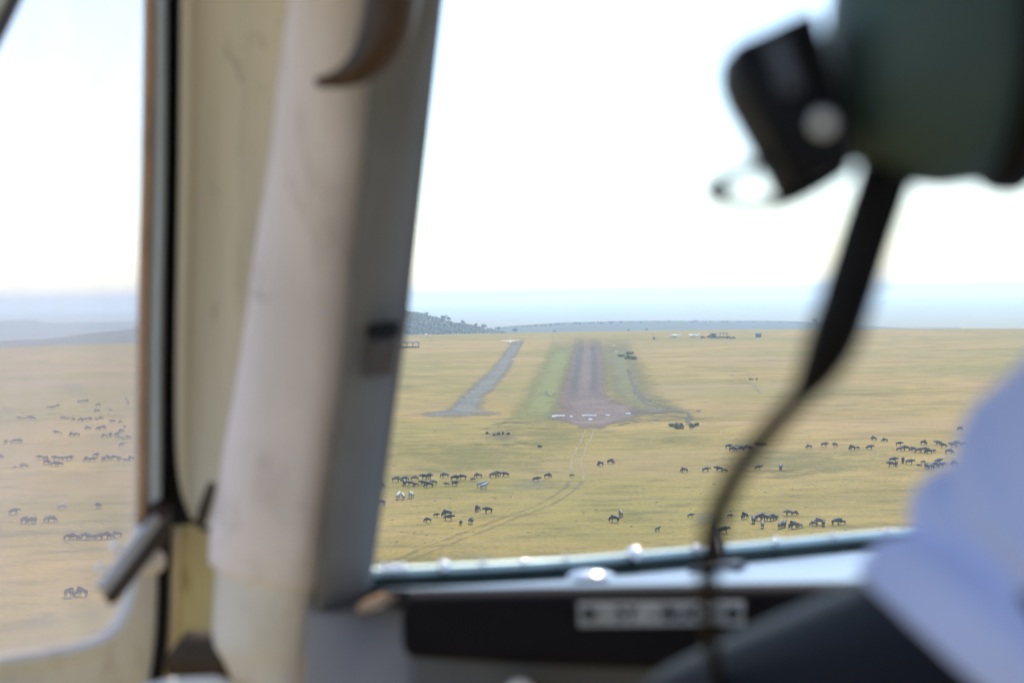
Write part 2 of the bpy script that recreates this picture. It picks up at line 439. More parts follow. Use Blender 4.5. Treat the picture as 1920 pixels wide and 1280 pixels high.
def far_ridge(name, crest, D, depth_front, depth_back, base_z, label, seed, mat='hill', rough=4.0):
    """hill with a crest following (px,py) at distance D, a real front and back slope"""
    c = catmull(crest, 10)
    rows = []
    K = 14
    for k in range(-K, K + 1):
        t = k / K
        yy = D + (t * depth_back if t > 0 else t * depth_front)
        row = []
        for (px, py) in c:
            top = at_dist(px, py, D)
            w = math.cos(t * math.pi / 2) ** 1.3
            z = base_z + (top.z - base_z) * w
            z += rough * w * noise.noise(Vector((top.x * 0.004, yy * 0.004, seed)))
            row.append((top.x * (yy / D), yy, z))
        rows.append(row)
    n = len(c)
    v = [p for r in rows for p in r]
    f = [(j * n + i, j * n + i + 1, (j + 1) * n + i + 1, (j + 1) * n + i) for j in range(len(rows) - 1) for i in range(n - 1)]
    m = mesh_from(name, v, f)
    return tag(link(name, m, M[mat], None, True), label, 'hill', kind='structure')

hill_crest = [(-520, 655), (-200, 648), (0, 640), (90, 637), (160, 628), (250, 617), (330, 585), (430, 528), (520, 512), (610, 528), (690, 566), (765, 587), (800, 595), (840, 606), (880, 613), (920, 622), (960, 632), (1000, 645)]
far_ridge('hills', hill_crest, 3100, 900, 1200, -100, 'wooded blue hazy hill falling to the right behind the window post', 3)
far_ridge('hills', [(-900, 622), (-500, 614), (-200, 607), (0, 602), (60, 601), (90, 606), (180, 605), (260, 604), (420, 606), (600, 612), (760, 616), (900, 625), (1000, 640)], 8200, 1500, 2500, -130,
          'palest far ridge along the horizon in the side window', 9, rough=10)
far_ridge('hills', [(840, 640), (900, 624), (950, 614), (1010, 610), (1060, 606.5), (1140, 604.5), (1250, 603), (1400, 602.5), (1520, 605), (1600, 612), (1700, 620), (1800, 630)], 4000, 1100, 1500, -105,
          'low flat topped teal ridge beyond the runway end', 21, rough=3)

# ribbons on the ground -------------------------------------------------
def ribbon(name, rows, mat, label, z=0.05, ncol=9, jitter=0.0, seed=0, sub=8, kind='structure', parent=None):
    """rows of (pxL, pxR, py[, pyR]) from near to far, laid flat on the ground"""
    rr = [(r[0], r[2], r[1], r[3] if len(r) > 3 else r[2]) for r in rows]
    rr = catmull(rr, sub)
    verts, uvs = [], []
    for j, (xl, yl, xr, yr) in enumerate(rr):
        a = ground_at(xl, yl); b = ground_at(xr, yr)
        w = (b - a).length
        ja = jitter * w * noise.noise(Vector((j * 0.45, seed, 0))); jb = jitter * w * noise.noise(Vector((j * 0.45, seed, 7)))
        d = (b - a).normalized()
        a = a + d * ja; b = b + d * jb
        for i in range(ncol):
            t = i / (ncol - 1)
            p = a.lerp(b, t); verts.append((p.x, p.y, z)); uvs.append((t, j / (len(rr) - 1)))
    faces = [(j * ncol + i, j * ncol + i + 1, (j + 1) * ncol + i + 1, (j + 1) * ncol + i) for j in range(len(rr) - 1) for i in range(ncol - 1)]
    m = mesh_from(name, verts, faces)
    uvl = m.uv_layers.new(name='strip')
    for lp in m.loops: uvl.data[lp.index].uv = uvs[lp.vertex_index]
    o = link(name, m, mat, parent, True)
    if parent is None: tag(o, label, 'strip', kind=kind)
    return o

def line_ribbon(name, pts, width, mat, label, z=0.06, parent=None, jit=0.0, seed=0, sub=6, taper=None):
    """ribbon of constant ground width along a pixel path"""
    c = [ground_at(x, y) for x, y in catmull(pts, sub)]
    verts, uvs = [], []
    n = len(c)
    for i, p in enumerate(c):
        t = (c[min(i + 1, n - 1)] - c[max(i - 1, 0)]).normalized(); s = Vector((t.y, -t.x, 0))
        w = width * (taper[0] + (taper[1] - taper[0]) * i / (n - 1) if taper else 1)
        o = s * jit * noise.noise(Vector((i * 0.6, seed, 1)))
        for k in range(5):
            q = p + o + s * w * (k / 4 - 0.5); verts.append((q.x, q.y, z)); uvs.append((k / 4, i / (n - 1)))
    faces = [(j * 5 + i, j * 5 + i + 1, (j + 1) * 5 + i + 1, (j + 1) * 5 + i) for j in range(n - 1) for i in range(4)]
    m = mesh_from(name, verts, faces)
    uvl = m.uv_layers.new(name='strip')
    for lp in m.loops: uvl.data[lp.index].uv = uvs[lp.vertex_index]
    o = link(name, m, mat, parent, True)
    if parent is None: tag(o, label, 'track', kind='structure')
    return o

ribbon('grass_verge', [(900, 1090, 806), (935, 1075, 780), (955, 1075, 757), (970, 1078, 735), (990, 1084, 705), (1005, 1088, 680), (1020, 1094, 655), (1030, 1096, 632)],
       M['verge'], 'bright green mown grass strip along the left of the runway', 0.05, jitter=0.05, seed=1)
ribbon('grass_verge', [(1150, 1350, 797), (1150, 1310, 770), (1130, 1275, 752), (1118, 1246, 735), (1112, 1232, 705), (1110, 1215, 680), (1108, 1196, 655), (1106, 1178, 632)],
       M['verge2'], 'olive green grass strip along the right of the runway', 0.05, jitter=0.05, seed=2)
ribbon('taxiway', [(905, 965, 785, 778), (795, 950, 782, 775), (760, 940, 777, 770), (828, 914, 767), (854, 918, 744), (874, 936, 727), (894, 949, 710), (915, 962, 692), (932, 969, 672), (945, 978, 655), (959, 985, 641), (966, 988, 633)],
       M['taxi'], 'blue grey gravel taxiway left of the runway', 0.09, jitter=0.04, seed=3)
ribbon('runway', [(1084, 1126, 808), (1072, 1150, 797), (1022, 1200, 787), (1018, 1222, 776), (1030, 1212, 765), (1038, 1166, 752), (1042, 1148, 735), (1052, 1144, 705), (1060, 1139, 680), (1069, 1133, 655), (1075, 1129, 630)],
       M['runway'], 'purplish brown dirt runway running straight to the plateau edge', 0.13, jitter=0.02, seed=4, ncol=17)
ribbon('taxiway', [(1150, 1320, 778, 772), (1170, 1300, 773, 768), (1180, 1280, 768, 764)], M['gully'],
       'dark worn turning patch right of the runway threshold', 0.17, jitter=0.05, seed=5)
line_ribbon('dirt_track', [(1290, 770), (1240, 764), (1212, 756), (1196, 742), (1188, 725), (1184, 710), (1178, 695), (1186, 688)], 2.2, M['gully'], 'dark eroded track curving up beside the right grass strip', 0.20, jit=2.0, seed=3)
line_ribbon('dirt_track', [(1268, 766), (1228, 756), (1206, 745), (1196, 730), (1190, 718)], 1.6, M['gully'], 'short second eroded track inside the right grass strip', 0.24, jit=2.0, seed=8)
line_ribbon('dirt_track', [(1150, 800), (1180, 793), (1215, 789), (1250, 784)], 2.2, M['gully'], 'dark scratch of bare soil right of the white threshold stones', 0.2, jit=3.0, seed=5)
line_ribbon('dirt_track', [(1180, 690), (1260, 684), (1340, 690), (1410, 700), (1480, 704)], 1.6, M['patch'], 'faint worn path crossing the dry grass right of the runway', 0.1, jit=4.0, seed=6)
line_ribbon('dirt_track', [(1130, 640), (1240, 637), (1330, 636), (1440, 634)], 6, M['taxi'], 'pale access road from the runway to the parked planes', 0.1, jit=2.0, seed=7)
line_ribbon('dirt_track', [(740, 652), (820, 650), (900, 647), (975, 641)], 3.0, M['patch'], 'thin dark path from the open shelter to the taxiway', 0.1, jit=2.0, seed=9)
for k, (pp_, w_, lab) in enumerate([
        ([(1215, 776), (1255, 771), (1290, 773), (1325, 768)], 2.4, 'dark scratchy soil line running right from the turning patch'),
        ([(1286, 772), (1296, 782), (1290, 792), (1304, 802)], 1.8, 'short crooked gully dropping towards the low dark bushes'),
        ([(1225, 784), (1262, 780), (1300, 786), (1345, 781)], 1.6, 'thin eroded line just above the low dark bushes'),
        ([(918, 798), (955, 791), (985, 793), (1012, 789)], 2.0, 'dark scuffed line left of the runway threshold'),
        ([(905, 806), (940, 800), (968, 801)], 1.6, 'short scuffed line above the flat bush left of the threshold'),
        ([(1010, 742), (1022, 735), (1030, 744), (1042, 738)], 1.4, 'small crooked scuff on the bright green grass strip'),
        ([(1350, 694), (1392, 712), (1412, 722), (1430, 738), (1470, 742)], 1.8, 'faint winding game trail right of the runway'),
        ([(960, 650), (958, 676), (942, 702), (918, 728)], 1.0, 'thin dark edge line along the right side of the taxiway')]):
    line_ribbon('dirt_track', pp_, w_, M['gully'] if k < 6 else M['patch'], lab, 0.26 + .01 * k, jit=2.5 if k < 7 else .3, seed=30 + k)
# two-rut track towards the viewer
path = [(1108, 797), (1103, 815), (1091, 840), (1081, 865), (1082, 885), (1082, 900), (1066, 917), (1044, 933), (1008, 952), (958, 970), (898, 993), (845, 1014), (790, 1036), (720, 1064)]
def offset_path(pts, off):
    c = [ground_at(x, y) for x, y in pts]; out = []
    for i, p in enumerate(c):
        t = (c[min(i + 1, len(c) - 1)] - c[max(i - 1, 0)]).normalized(); out.append(p + Vector((t.y, -t.x, 0)) * off)
    return out
def project(p):
    v = p - CAM; d = v.dot(fwd)
    return (W / 2 + v.dot(right) / d * FPX, H / 2 - v.dot(up) / d * FPX)
trk = bpy.data.objects.new('dirt_track', None); COL.objects.link(trk)
trk.location = (0, 0, 0)
tag(trk, 'two rut vehicle track bending from the runway threshold to lower left', 'track', kind='structure')
for s, w in ((-1.3, 1.15), (1.3, 1.15)):
    pp = [project(p) for p in offset_path(path, s)]
    line_ribbon('wheel_rut', pp[:8], w, M['rut'], '', 0.08, parent=trk, jit=0.4, seed=s)
    line_ribbon('wheel_rut', pp[5:], w * 1.3, M['rut_dark'], '', 0.11, parent=trk, jit=0.4, seed=s + 4)
# trampled, darker grass patches
for k, (x, y, w, lab) in enumerate([(1275, 822, 60, 'greenish trampled patch below the dark bush right of the threshold'), (940, 812, 40, 'dark trampled patch left of the runway threshold'),
                          (1000, 905, 45, 'grey trampled patch left of the bend in the track'), (1470, 885, 60, 'green damp patch under the wildebeest right of the headset cord'),
                          (880, 850, 190, 'broad greener patch of grass left of the two rut track'), (1030, 815, 120, 'greenish worn grass between the verge and the track'), (1500, 860, 150, 'broad greener patch right of the headset cord'), (140, 725, 30, 'bluish damp patch far off in the side window'), (1330, 968, 40, 'faint damp patch behind the headset cord')]):
    ribbon('ground_patch', [(x - w, x + w, y + max(14, w * .2)), (x - w * 1.2, x + w * 1.2, y + 5), (x - w, x + w, y - max(8, w * .12))], M['soft'] if k in (0, 3, 4, 5, 6) else M['patch'], lab, 0.07, jitter=0.2, seed=20 + k)

# dry tussocks ----------------------------------------------------------
def clump_faces(verts, faces, c, r, h, n, rng):
    for i in range(n):
        a = rng.uniform(0, 6.283); b = a + rng.uniform(1.6, 2.6)
        q = Vector((c[0] + rng.uniform(-.5, .5) * r, c[1] + rng.uniform(-.5, .5) * r, 0)); w = r * rng.uniform(.25, .5)
        k = len(verts)
        verts += [(q.x + w * math.cos(a), q.y + w * math.sin(a), c[2]), (q.x + w * math.cos(b), q.y + w * math.sin(b), c[2]),
                  (q.x + rng.uniform(-.3, .3) * r, q.y + rng.uniform(-.3, .3) * r, c[2] + h * rng.uniform(.6, 1.2))]
        faces.append((k, k + 1, k + 2))
rng = random.Random(5)
tv, tf = [], []
for i in range(2600):
    d = 230 + 800 * rng.random() ** 1.4; th = rng.uniform(-0.38, 0.38)
    x, y = d * math.sin(th), d * math.cos(th)
    dens = noise.noise(Vector((x * .012, y * .02, 5)))
    if dens < 0.02: continue
    px, py = project(Vector((x, y, 0)))
    if 1030 < px < 1210 and py < 800: continue
    if 780 < px < 980 and py < 785: continue
    clump_faces(tv, tf, (x, y, 0), rng.uniform(.4, .9), rng.uniform(.06, .14), 5, rng)
tag(link('grass_tufts', mesh_from('grass_tufts', tv, tf), M['tuft']), 'dry grass tussocks scattered over the plain', 'grass', kind='stuff')

# ---------------------------------------------------------------- shrubs and trees
def leaf_cloud(rng, blobs, nleaf, size):
    v, f = [], []
    for (c, r) in blobs:
        for i in range(nleaf):
            d = Vector((rng.gauss(0, 1), rng.gauss(0, 1), rng.gauss(0, 1))).normalized() * (r * rng.uniform(0.55, 1.08))
            d.z *= 0.75
            p = Vector(c) + d
            a = Vector((rng.gauss(0, 1), rng.gauss(0, 1), rng.gauss(0, 1))).normalized(); b = a.orthogonal().normalized()
            s = size * rng.uniform(.6, 1.4); k = len(v)
            v += [tuple(p - a * s), tuple(p + b * s * .6), tuple(p + a * s), tuple(p - b * s * .6)]
            f.append((k, k + 1, k + 2, k + 3))
    return v, f

def bush(px, py, w, h, label, seed, z=0.0):
    rng = random.Random(seed)
    root = bpy.data.objects.new('bush', None); COL.objects.link(root); root.location = ground_at(px, py)
    tag(root, label, 'bush', 'dark bushes by the runway')
    blobs = []
    n = max(4, int(w / 1.4))
    for i in range(n):
        r = h * rng.uniform(.35, .55)
        blobs.append(((rng.uniform(-.5, .5) * w, rng.uniform(-.3, .3) * w, r * .6 + rng.random() * (h - 1.5 * r)), r))
    v, f = leaf_cloud(rng, blobs, 160, 0.13 + 0.05 * h)
    link('crown', mesh_from('crown', v, f), M['leaf'], root)
    for (c, r) in blobs:
        bm = bmesh.new(); add_tube(bm, [Vector((c[0] * .7, c[1] * .7, 0)), Vector(c)], [.09, .03], 5)
        link('stem', bm_mesh('stem', bm), M['bark'], root)

for k, a in enumerate([(1168, 669, 7, 2.2, 'left edge bush of the dark clump beside the right grass strip'),
                       (1179, 674, 10, 2.8, 'largest dark bush beside the right grass strip of the runway'),
                       (1187, 664, 8, 2.4, 'right hand bush of the dark clump beside the right grass strip'),
                       (1268, 800, 4, 1.4, 'left low dark green bush right of the threshold stones'),
                       (1282, 804, 6, 1.6, 'middle low dark green bush right of the threshold stones'),
                       (1298, 798, 3.5, 1.1, 'right low dark green bush right of the threshold stones'),
                       (932, 815, 7, 1.0, 'flat low bush left of the runway threshold'),
                       (1014, 838, 1.2, 0.6, 'tiny dark shrub left of the two rut track'),
                       (1412, 712, 4, 0.9, 'faint low shrub on the dry grass right of the runway')]):
    bush(*a, seed=50 + k)

# forest on the hill and the ridge, seen as one mass
def forest(name, crest, D, n, spread, rmin, rmax, label, seed, base_z, df):
    rng = random.Random(seed); c = catmull(crest, 10)
    v, f = [], []
    for i in range(n):
        px, py = rng.choice(c); px += rng.uniform(-6, 6)
        t = -abs(rng.gauss(0, 1)) * spread
        t = max(t, -0.9)
        top = at_dist(px, py, D); yy = D + t * df
        w = math.cos(t * math.pi / 2) ** 1.3
        z = base_z + (top.z - base_z) * w
        r = rng.uniform(rmin, rmax); x = top.x * yy / D
        k0 = len(v); n1, n2 = 5, 3
        for a in range(n2):
            ph = (a + .4) / n2 * math.pi * .55
            for b in range(n1):
                an = 2 * math.pi * b / n1 + a; rr = r * math.cos(ph) * rng.uniform(.75, 1.25)
                v.append((x + rr * math.cos(an), yy + rr * math.sin(an), z - 1 + r * 1.3 * math.sin(ph) * rng.uniform(.8, 1.2)))
        v.append((x, yy, z + r * 1.25)); tip = len(v) - 1
        for a in range(n2 - 1):
            for b in range(n1):
                f.append((k0 + a * n1 + b, k0 + a * n1 + (b + 1) % n1, k0 + (a + 1) * n1 + (b + 1) % n1, k0 + (a + 1) * n1 + b))
        for b in range(n1): f.append((k0 + (n2 - 1) * n1 + b, k0 + (n2 - 1) * n1 + (b + 1) % n1, tip))
    return tag(link(name, mesh_from(name, v, f), M['forest']), label, 'forest', kind='stuff')
forest('forest', hill_crest[7:-1], 3100, 3600, 0.35, 2.6, 6.2, 'hazy blue woodland covering the left hill', 11, -100, 900)
forest('forest', [(950, 615), (1060, 607), (1250, 603.5), (1500, 605)], 4000, 160, 0.04, 2.0, 4.5, 'scattered far trees along the low teal ridge', 12, -105, 1100)

def make_tree(name, loc, h, label, seed, flat=0.6):
    rng = random.Random(seed)
    root = bpy.data.objects.new(name, None); COL.objects.link(root); root.location = loc
    tag(root, label, 'tree', 'far trees on the hill')
    bm = bmesh.new()
    add_tube(bm, [Vector((0, 0, -2)), Vector((.1 * h * rng.uniform(-1, 1) * .3, 0, h * .5)), Vector((0, 0, h * .8))], [h * .05, h * .035, h * .015], 6)
    blobs = []
    for i in range(9):
        a = rng.uniform(0, 6.28); q = rng.uniform(.1, .38) * h
        c = Vector((q * math.cos(a), q * math.sin(a), h * rng.uniform(.55, .85)))
        add_tube(bm, [Vector((0, 0, h * .42)), c], [h * .02, h * .008], 4)
        blobs.append((c, h * rng.uniform(.16, .26)))
    link('trunk', bm_mesh('trunk', bm), M['bark'], root)
    v, f = leaf_cloud(rng, blobs, 40, h * .06)
    link('crown', mesh_from('crown', v, f), M['forest'], root)
for k, (x, y, D, h, lab) in enumerate([
        (832, 603, 3085, 15, 'tall thin tree standing up from the hill slope near the post'),
        (800, 594, 3085, 10, 'round tree on the hill crest closest to the post'),
        (842, 604, 3085, 12, 'bushy tree just right of the tall thin hill tree'),
        (868, 609, 3085, 11, 'tree halfway down the hill slope'),
        (893, 614, 3085, 10, 'low tree on the hill slope left of the round crowned pair'),
        (908, 619, 3070, 13, 'left round crowned tree near the foot of the hill'),
        (934, 622, 3070, 12, 'right round crowned tree near the foot of the hill'),
        (965, 626, 2850, 13, 'lone round tree beyond the far end of the taxiway'),
        (1040, 625, 2850, 7, 'small lone tree beyond the left edge of the runway end'),
        (1178, 622, 2850, 6, 'small dark tree beyond the right edge of the runway end'),
        (1212, 622, 2850, 7, 'small dark tree beyond the parked planes'),
        (1306, 606, 3985, 9, 'single tree poking above the flat teal ridge'),
        (1528, 609, 3985, 18, 'dark tree at the right end of the ridge beside the cord')]):
    make_tree('tree', at_dist(x, y, D), h, lab, 80 + k)

# ---------------------------------------------------------------- airstrip things
def place(o, px, py, rz=0.0, z=0.0):
    p = ground_at(px, py); o.location = (p.x, p.y, z); o.rotation_euler = (0, 0, rz); return o
def new_root(name): 
    o = bpy.data.objects.new(name, None); COL.objects.link(o); return o

# whitewashed threshold stones
def slab_mesh(L, Wd, Hh):
    bm = bmesh.new(); add_box(bm, (0, 0, Hh / 2), (L, Wd, Hh), bevel=0.06)
    for v in bm.verts: v.co += Vector((noise.noise(v.co * 2) * .06, noise.noise(v.co * 2 + Vector((5, 5, 5))) * .05, noise.noise(v.co * 3) * .04))
    return bm_mesh('threshold_marker', bm)
for k, (x, y, L, Wd, lab) in enumerate([
        (1038, 782, 1.2, 1.4, 'leftmost white threshold block of the runway'),
        (1050, 781, 3.4, .7, 'long white threshold bar at the left runway corner'),
        (1071, 782.5, .9, 1.1, 'small white threshold block between the two long white bars'),
        (1105, 780.5, 5.2, .7, 'longest white threshold bar in the middle of the runway end'),
        (1107, 788, 1.3, 1.3, 'white block nearest the two rut track, below the other markers'),
        (1140, 780, 1.6, .8, 'white block right of the longest threshold bar'),
        (1178, 777, 1.8, 1.0, 'rightmost white threshold block of the runway'),
        (1151, 648, 2.2, 1.4, 'upper white marker far along the right runway edge'),
        (1156, 660, 2.6, 1.4, 'lower white marker far along the right runway edge'),
        (962, 674, 2.0, 1.2, 'white marker on the right edge of the taxiway')]):
    o = link('threshold_marker', slab_mesh(L, Wd, .55), M['white_stone']); place(o, x, y, 0)
    tag(o, lab, 'marker', 'white runway markers')

# light aircraft, high wing, single engine
def make_plane():
    root = new_root('light_aircraft')
    bm = bmesh.new()
    prof = [(5.9, 1.75, .22, .22), (5.6, 1.75, .55, .55), (4.4, 1.8, .62, .72), (3.2, 1.95, .78, .95), (1.5, 2.0, .82, 1.0), (-.8, 2.0, .80, .95), (-2.8, 2.15, .55, .65), (-5.0, 2.45, .22, .32), (-5.8, 2.55, .08, .2)]
    add_loft(bm, [[(x, ry * math.cos(2 * math.pi * k / 12), zc + rz * math.sin(2 * math.pi * k / 12)) for k in range(12)] for x, zc, ry, rz in prof])
    link('fuselage', bm_mesh('fuselage', bm), M['white_paint'], root, True)
    bm = bmesh.new()
    def foil(cx, y, z, ch, th): return [(cx + ch * .5, y, z), (cx + ch * .25, y, z + th), (cx - ch * .1, y, z + th * .9), (cx - ch * .5, y, z), (cx - ch * .1, y, z - th * .3), (cx + ch * .3, y, z - th * .4)]
    add_loft(bm, [foil(1.2, -7.95, 3.2, 1.2, .14), foil(1.3, -3, 3.05, 1.9, .22), foil(1.3, 0, 2.95, 2.0, .24), foil(1.3, 3, 3.05, 1.9, .22), foil(1.2, 7.95, 3.2, 1.2, .14)])
    link('wing', bm_mesh('wing', bm), M['white_paint'], root)
    for s in (-1, 1):
        bm = bmesh.new(); add_tube(bm, [Vector((1.3, s * .75, 1.3)), Vector((1.3, s * 3.6, 3.0))], [.08, .08], 6)
        link('strut', bm_mesh('strut', bm), M['white_paint'], root)
    bm = bmesh.new(); add_loft(bm, [foil(-5.2, -3.1, 2.7, .8, .06), foil(-5.0, 0, 2.7, 1.4, .1), foil(-5.2, 3.1, 2.7, .8, .06)])
    link('tailplane', bm_mesh('tailplane', bm), M['white_paint'], root)
    bm = bmesh.new()
    pts = [(-3.6, 2.6), (-4.9, 4.5), (-5.9, 4.6), (-5.7, 2.5)]
    add_loft(bm, [[(x, -.07, z) for x, z in pts], [(x, .07, z) for x, z in pts]])
    link('fin', bm_mesh('fin', bm), M['white_paint'], root)
    bm = bmesh.new(); add_box(bm, (3.35, 0, 2.45), (.9, 1.34, .55), bevel=.1); link('windshield', bm_mesh('windshield', bm), M['dark_glass'], root)
    for s in (-1, 1):
        for i in range(4):
            bm = bmesh.new(); add_box(bm, (2.0 - i * 1.0, s * .77, 2.3), (.55, .1, .45), bevel=.03); link('window', bm_mesh('window', bm), M['dark_glass'], root)
    for (x, y) in ((4.3, 0), (.6, -1.6), (.6, 1.6)):
        bm = bmesh.new(); add_tube(bm, [Vector((x, y - .14, .35)), Vector((x, y + .14, .35))], [.35, .35], 12); w = link('wheel', bm_mesh('wheel', bm), M['rubber'], root)
        bm = bmesh.new(); add_tube(bm, [Vector((x, y * .35, 1.3)), Vector((x, y, .4))], [.1, .08], 6); link('gear_leg', bm_mesh('gear_leg', bm), M['white_paint'], root)
    bm = bmesh.new(); add_tube(bm, [Vector((5.85, 0, 1.75)), Vector((6.2, 0, 1.75)), Vector((6.4, 0, 1.75))], [.24, .18, .03], 8); link('spinner', bm_mesh('spinner', bm), M['alu'], root, True)
    for i in range(3):
        a = i * 2.094 + .4
        bm = bmesh.new(); add_tube(bm, [Vector((6.05, .15 * math.cos(a), 1.75 + .15 * math.sin(a))), Vector((6.05, 1.3 * math.cos(a), 1.75 + 1.3 * math.sin(a)))], [.1, .07], 5, flat=.3)
        link('propeller_blade', bm_mesh('propeller_blade', bm), M['black'], root)
    return root
plane = make_plane()
place(plane, 957, 645, -math.pi / 2)
tag(plane, 'white high wing plane facing the camera at the taxiway far end', 'airplane', 'light aircraft at the airstrip')
p2 = place(copy_tree(plane), 1266, 633.5, math.radians(160)); tag(p2, 'left of the two white planes parked near the open shelter')
p3 = place(copy_tree(plane), 1302, 633, math.radians(205)); tag(p3, 'white plane parked nearest the open shelter and vehicles')

# safari vehicles
def make_car(mat):
    root = new_root('safari_vehicle')
    bm = bmesh.new(); add_box(bm, (0, 0, .85), (4.7, 1.8, .75), bevel=.1); add_box(bm, (1.75, 0, 1.15), (1.2, 1.7, .3), bevel=.08)
    link('body', bm_mesh('body', bm), mat, root)
    bm = bmesh.new(); add_box(bm, (-.6, 0, 2.08), (3.4, 1.8, .12), bevel=.04); link('roof', bm_mesh('roof', bm), mat, root)
    for x in (1.0, -.6, -2.2):
        for s in (-1, 1):
            bm = bmesh.new(); add_box(bm, (x, s * .84, 1.62), (.1, .08, .84)); link('pillar', bm_mesh('pillar', bm), mat, root)
    bm = bmesh.new(); add_box(bm, (1.06, 0, 1.6), (.05, 1.6, .7)); link('windshield', bm_mesh('windshield', bm), M['dark_glass'], root)
    bm = bmesh.new(); add_box(bm, (-.6, 0, 1.55), (3.0, 1.5, .6)); link('seats', bm_mesh('seats', bm), M['black'], root)
    for x in (1.5, -1.5):
        for s in (-1, 1):
            bm = bmesh.new(); add_tube(bm, [Vector((x, s * .7, .4)), Vector((x, s * .98, .4))], [.4, .4], 12); link('wheel', bm_mesh('wheel', bm), M['rubber'], root)
    return root
car = make_car(M['car_green']); place(car, 1318, 634, math.radians(5)); tag(car, 'dark safari vehicle just right of the parked planes', 'vehicle', 'vehicles at the airstrip')
c2 = place(copy_tree(car), 1329, 633, math.radians(170)); tag(c2, 'dark safari vehicle at the left end of the open shelter')
c3 = place(copy_tree(car), 1366, 634.5, math.radians(12)); tag(c3, 'vehicle parked in front of the right end of the shelter')
car2 = make_car(M['car_sand']); place(car2, 1226, 636, math.radians(90)); tag(car2, 'lone grey vehicle left of the parked planes', 'vehicle', 'vehicles at the airstrip')
c4 = place(copy_tree(car2), 1374, 635, math.radians(170)); tag(c4, 'rightmost vehicle beside the open shelter')

def make_shelter(name, L, D, Hh, nposts, loc, label, walls=False):
    root = new_root(name); place(root, *loc)
    tag(root, label, 'shelter')
    bm = bmesh.new()
    add_box(bm, (0, 0, Hh + .2), (L + 1.2, D + 1.2, .25), bevel=.05)
    add_box(bm, (L * .28, 0, Hh + .55), (L * .45, D * .9, .35), bevel=.08)
    link('roof', bm_mesh('roof', bm), M['thatch'], root)
    for i in range(nposts):
        for s in (-1, 1):
            bm = bmesh.new(); add_box(bm, (-L / 2 + L * i / (nposts - 1), s * D / 2, Hh / 2), (.3, .3, Hh)); link('post', bm_mesh('post', bm), M['timber'], root)
    if walls:
        bm = bmesh.new(); add_box(bm, (-L * .3, 0, Hh * .5), (L * .25, D * .6, Hh * .96)); link('wall', bm_mesh('wall', bm), M['wall_blue'], root)
    bm = bmesh.new(); add_box(bm, (0, D / 2 + .1, .5), (L, .2, 1.0)); link('low_wall', bm_mesh('low_wall', bm), M['wall_blue'], root)
    return root
make_shelter('open_shelter', 16, 6, 4.2, 6, (1347, 633.5), 'flat roofed open shelter on posts beside the parked vehicles', True)
make_shelter('open_shelter', 30, 7, 4.2, 7, (752, 652), 'long dark flat roofed shelter half hidden by the window post')
hut = new_root('hut'); place(hut, 1422, 632); tag(hut, 'small dark square hut standing alone right of the shelter', 'hut')
bm = bmesh.new(); add_box(bm, (0, 0, 1.6), (5, 4.4, 3.2), bevel=.05); link('wall', bm_mesh('wall', bm), M['wall_blue'], hut)
bm = bmesh.new(); add_loft(bm, [[(-3.9, -3.2, 3.2), (3.9, -3.2, 3.2), (3.9, 3.2, 3.2), (-3.9, 3.2, 3.2)], [(-2.6, -1.8, 4.3), (2.6, -1.8, 4.3), (2.6, 1.8, 4.3), (-2.6, 1.8, 4.3)]]); link('roof', bm_mesh('roof', bm), M['thatch'], hut)
bm = bmesh.new(); add_box(bm, (.6, -2.23, 1.1), (1.1, .08, 2.2)); link('door', bm_mesh('door', bm), M['timber'], hut)
# windsock
ws = new_root('windsock'); place(ws, 808, 642); tag(ws, 'white and red windsock on a thin pole beside the left shelter', 'windsock')
bm = bmesh.new(); add_tube(bm, [Vector((0, 0, 0)), Vector((0, 0, 6))], [.1, .07], 6); link('pole', bm_mesh('pole', bm), M['timber'], ws)
for i in range(4):
    a = Vector((-.2, 0, 5.8)).lerp(Vector((-5.2, 0, 8.2)), 1 - i / 4); b = Vector((-.2, 0, 5.8)).lerp(Vector((-5.2, 0, 8.2)), 1 - (i + 1) / 4)
    bm = bmesh.new(); add_tube(bm, [a, b], [.62 - .1 * i, .55 - .1 * i], 10); link('sleeve_band', bm_mesh('sleeve_band', bm), M['white_stone'] if i != 2 else M['red'], ws)

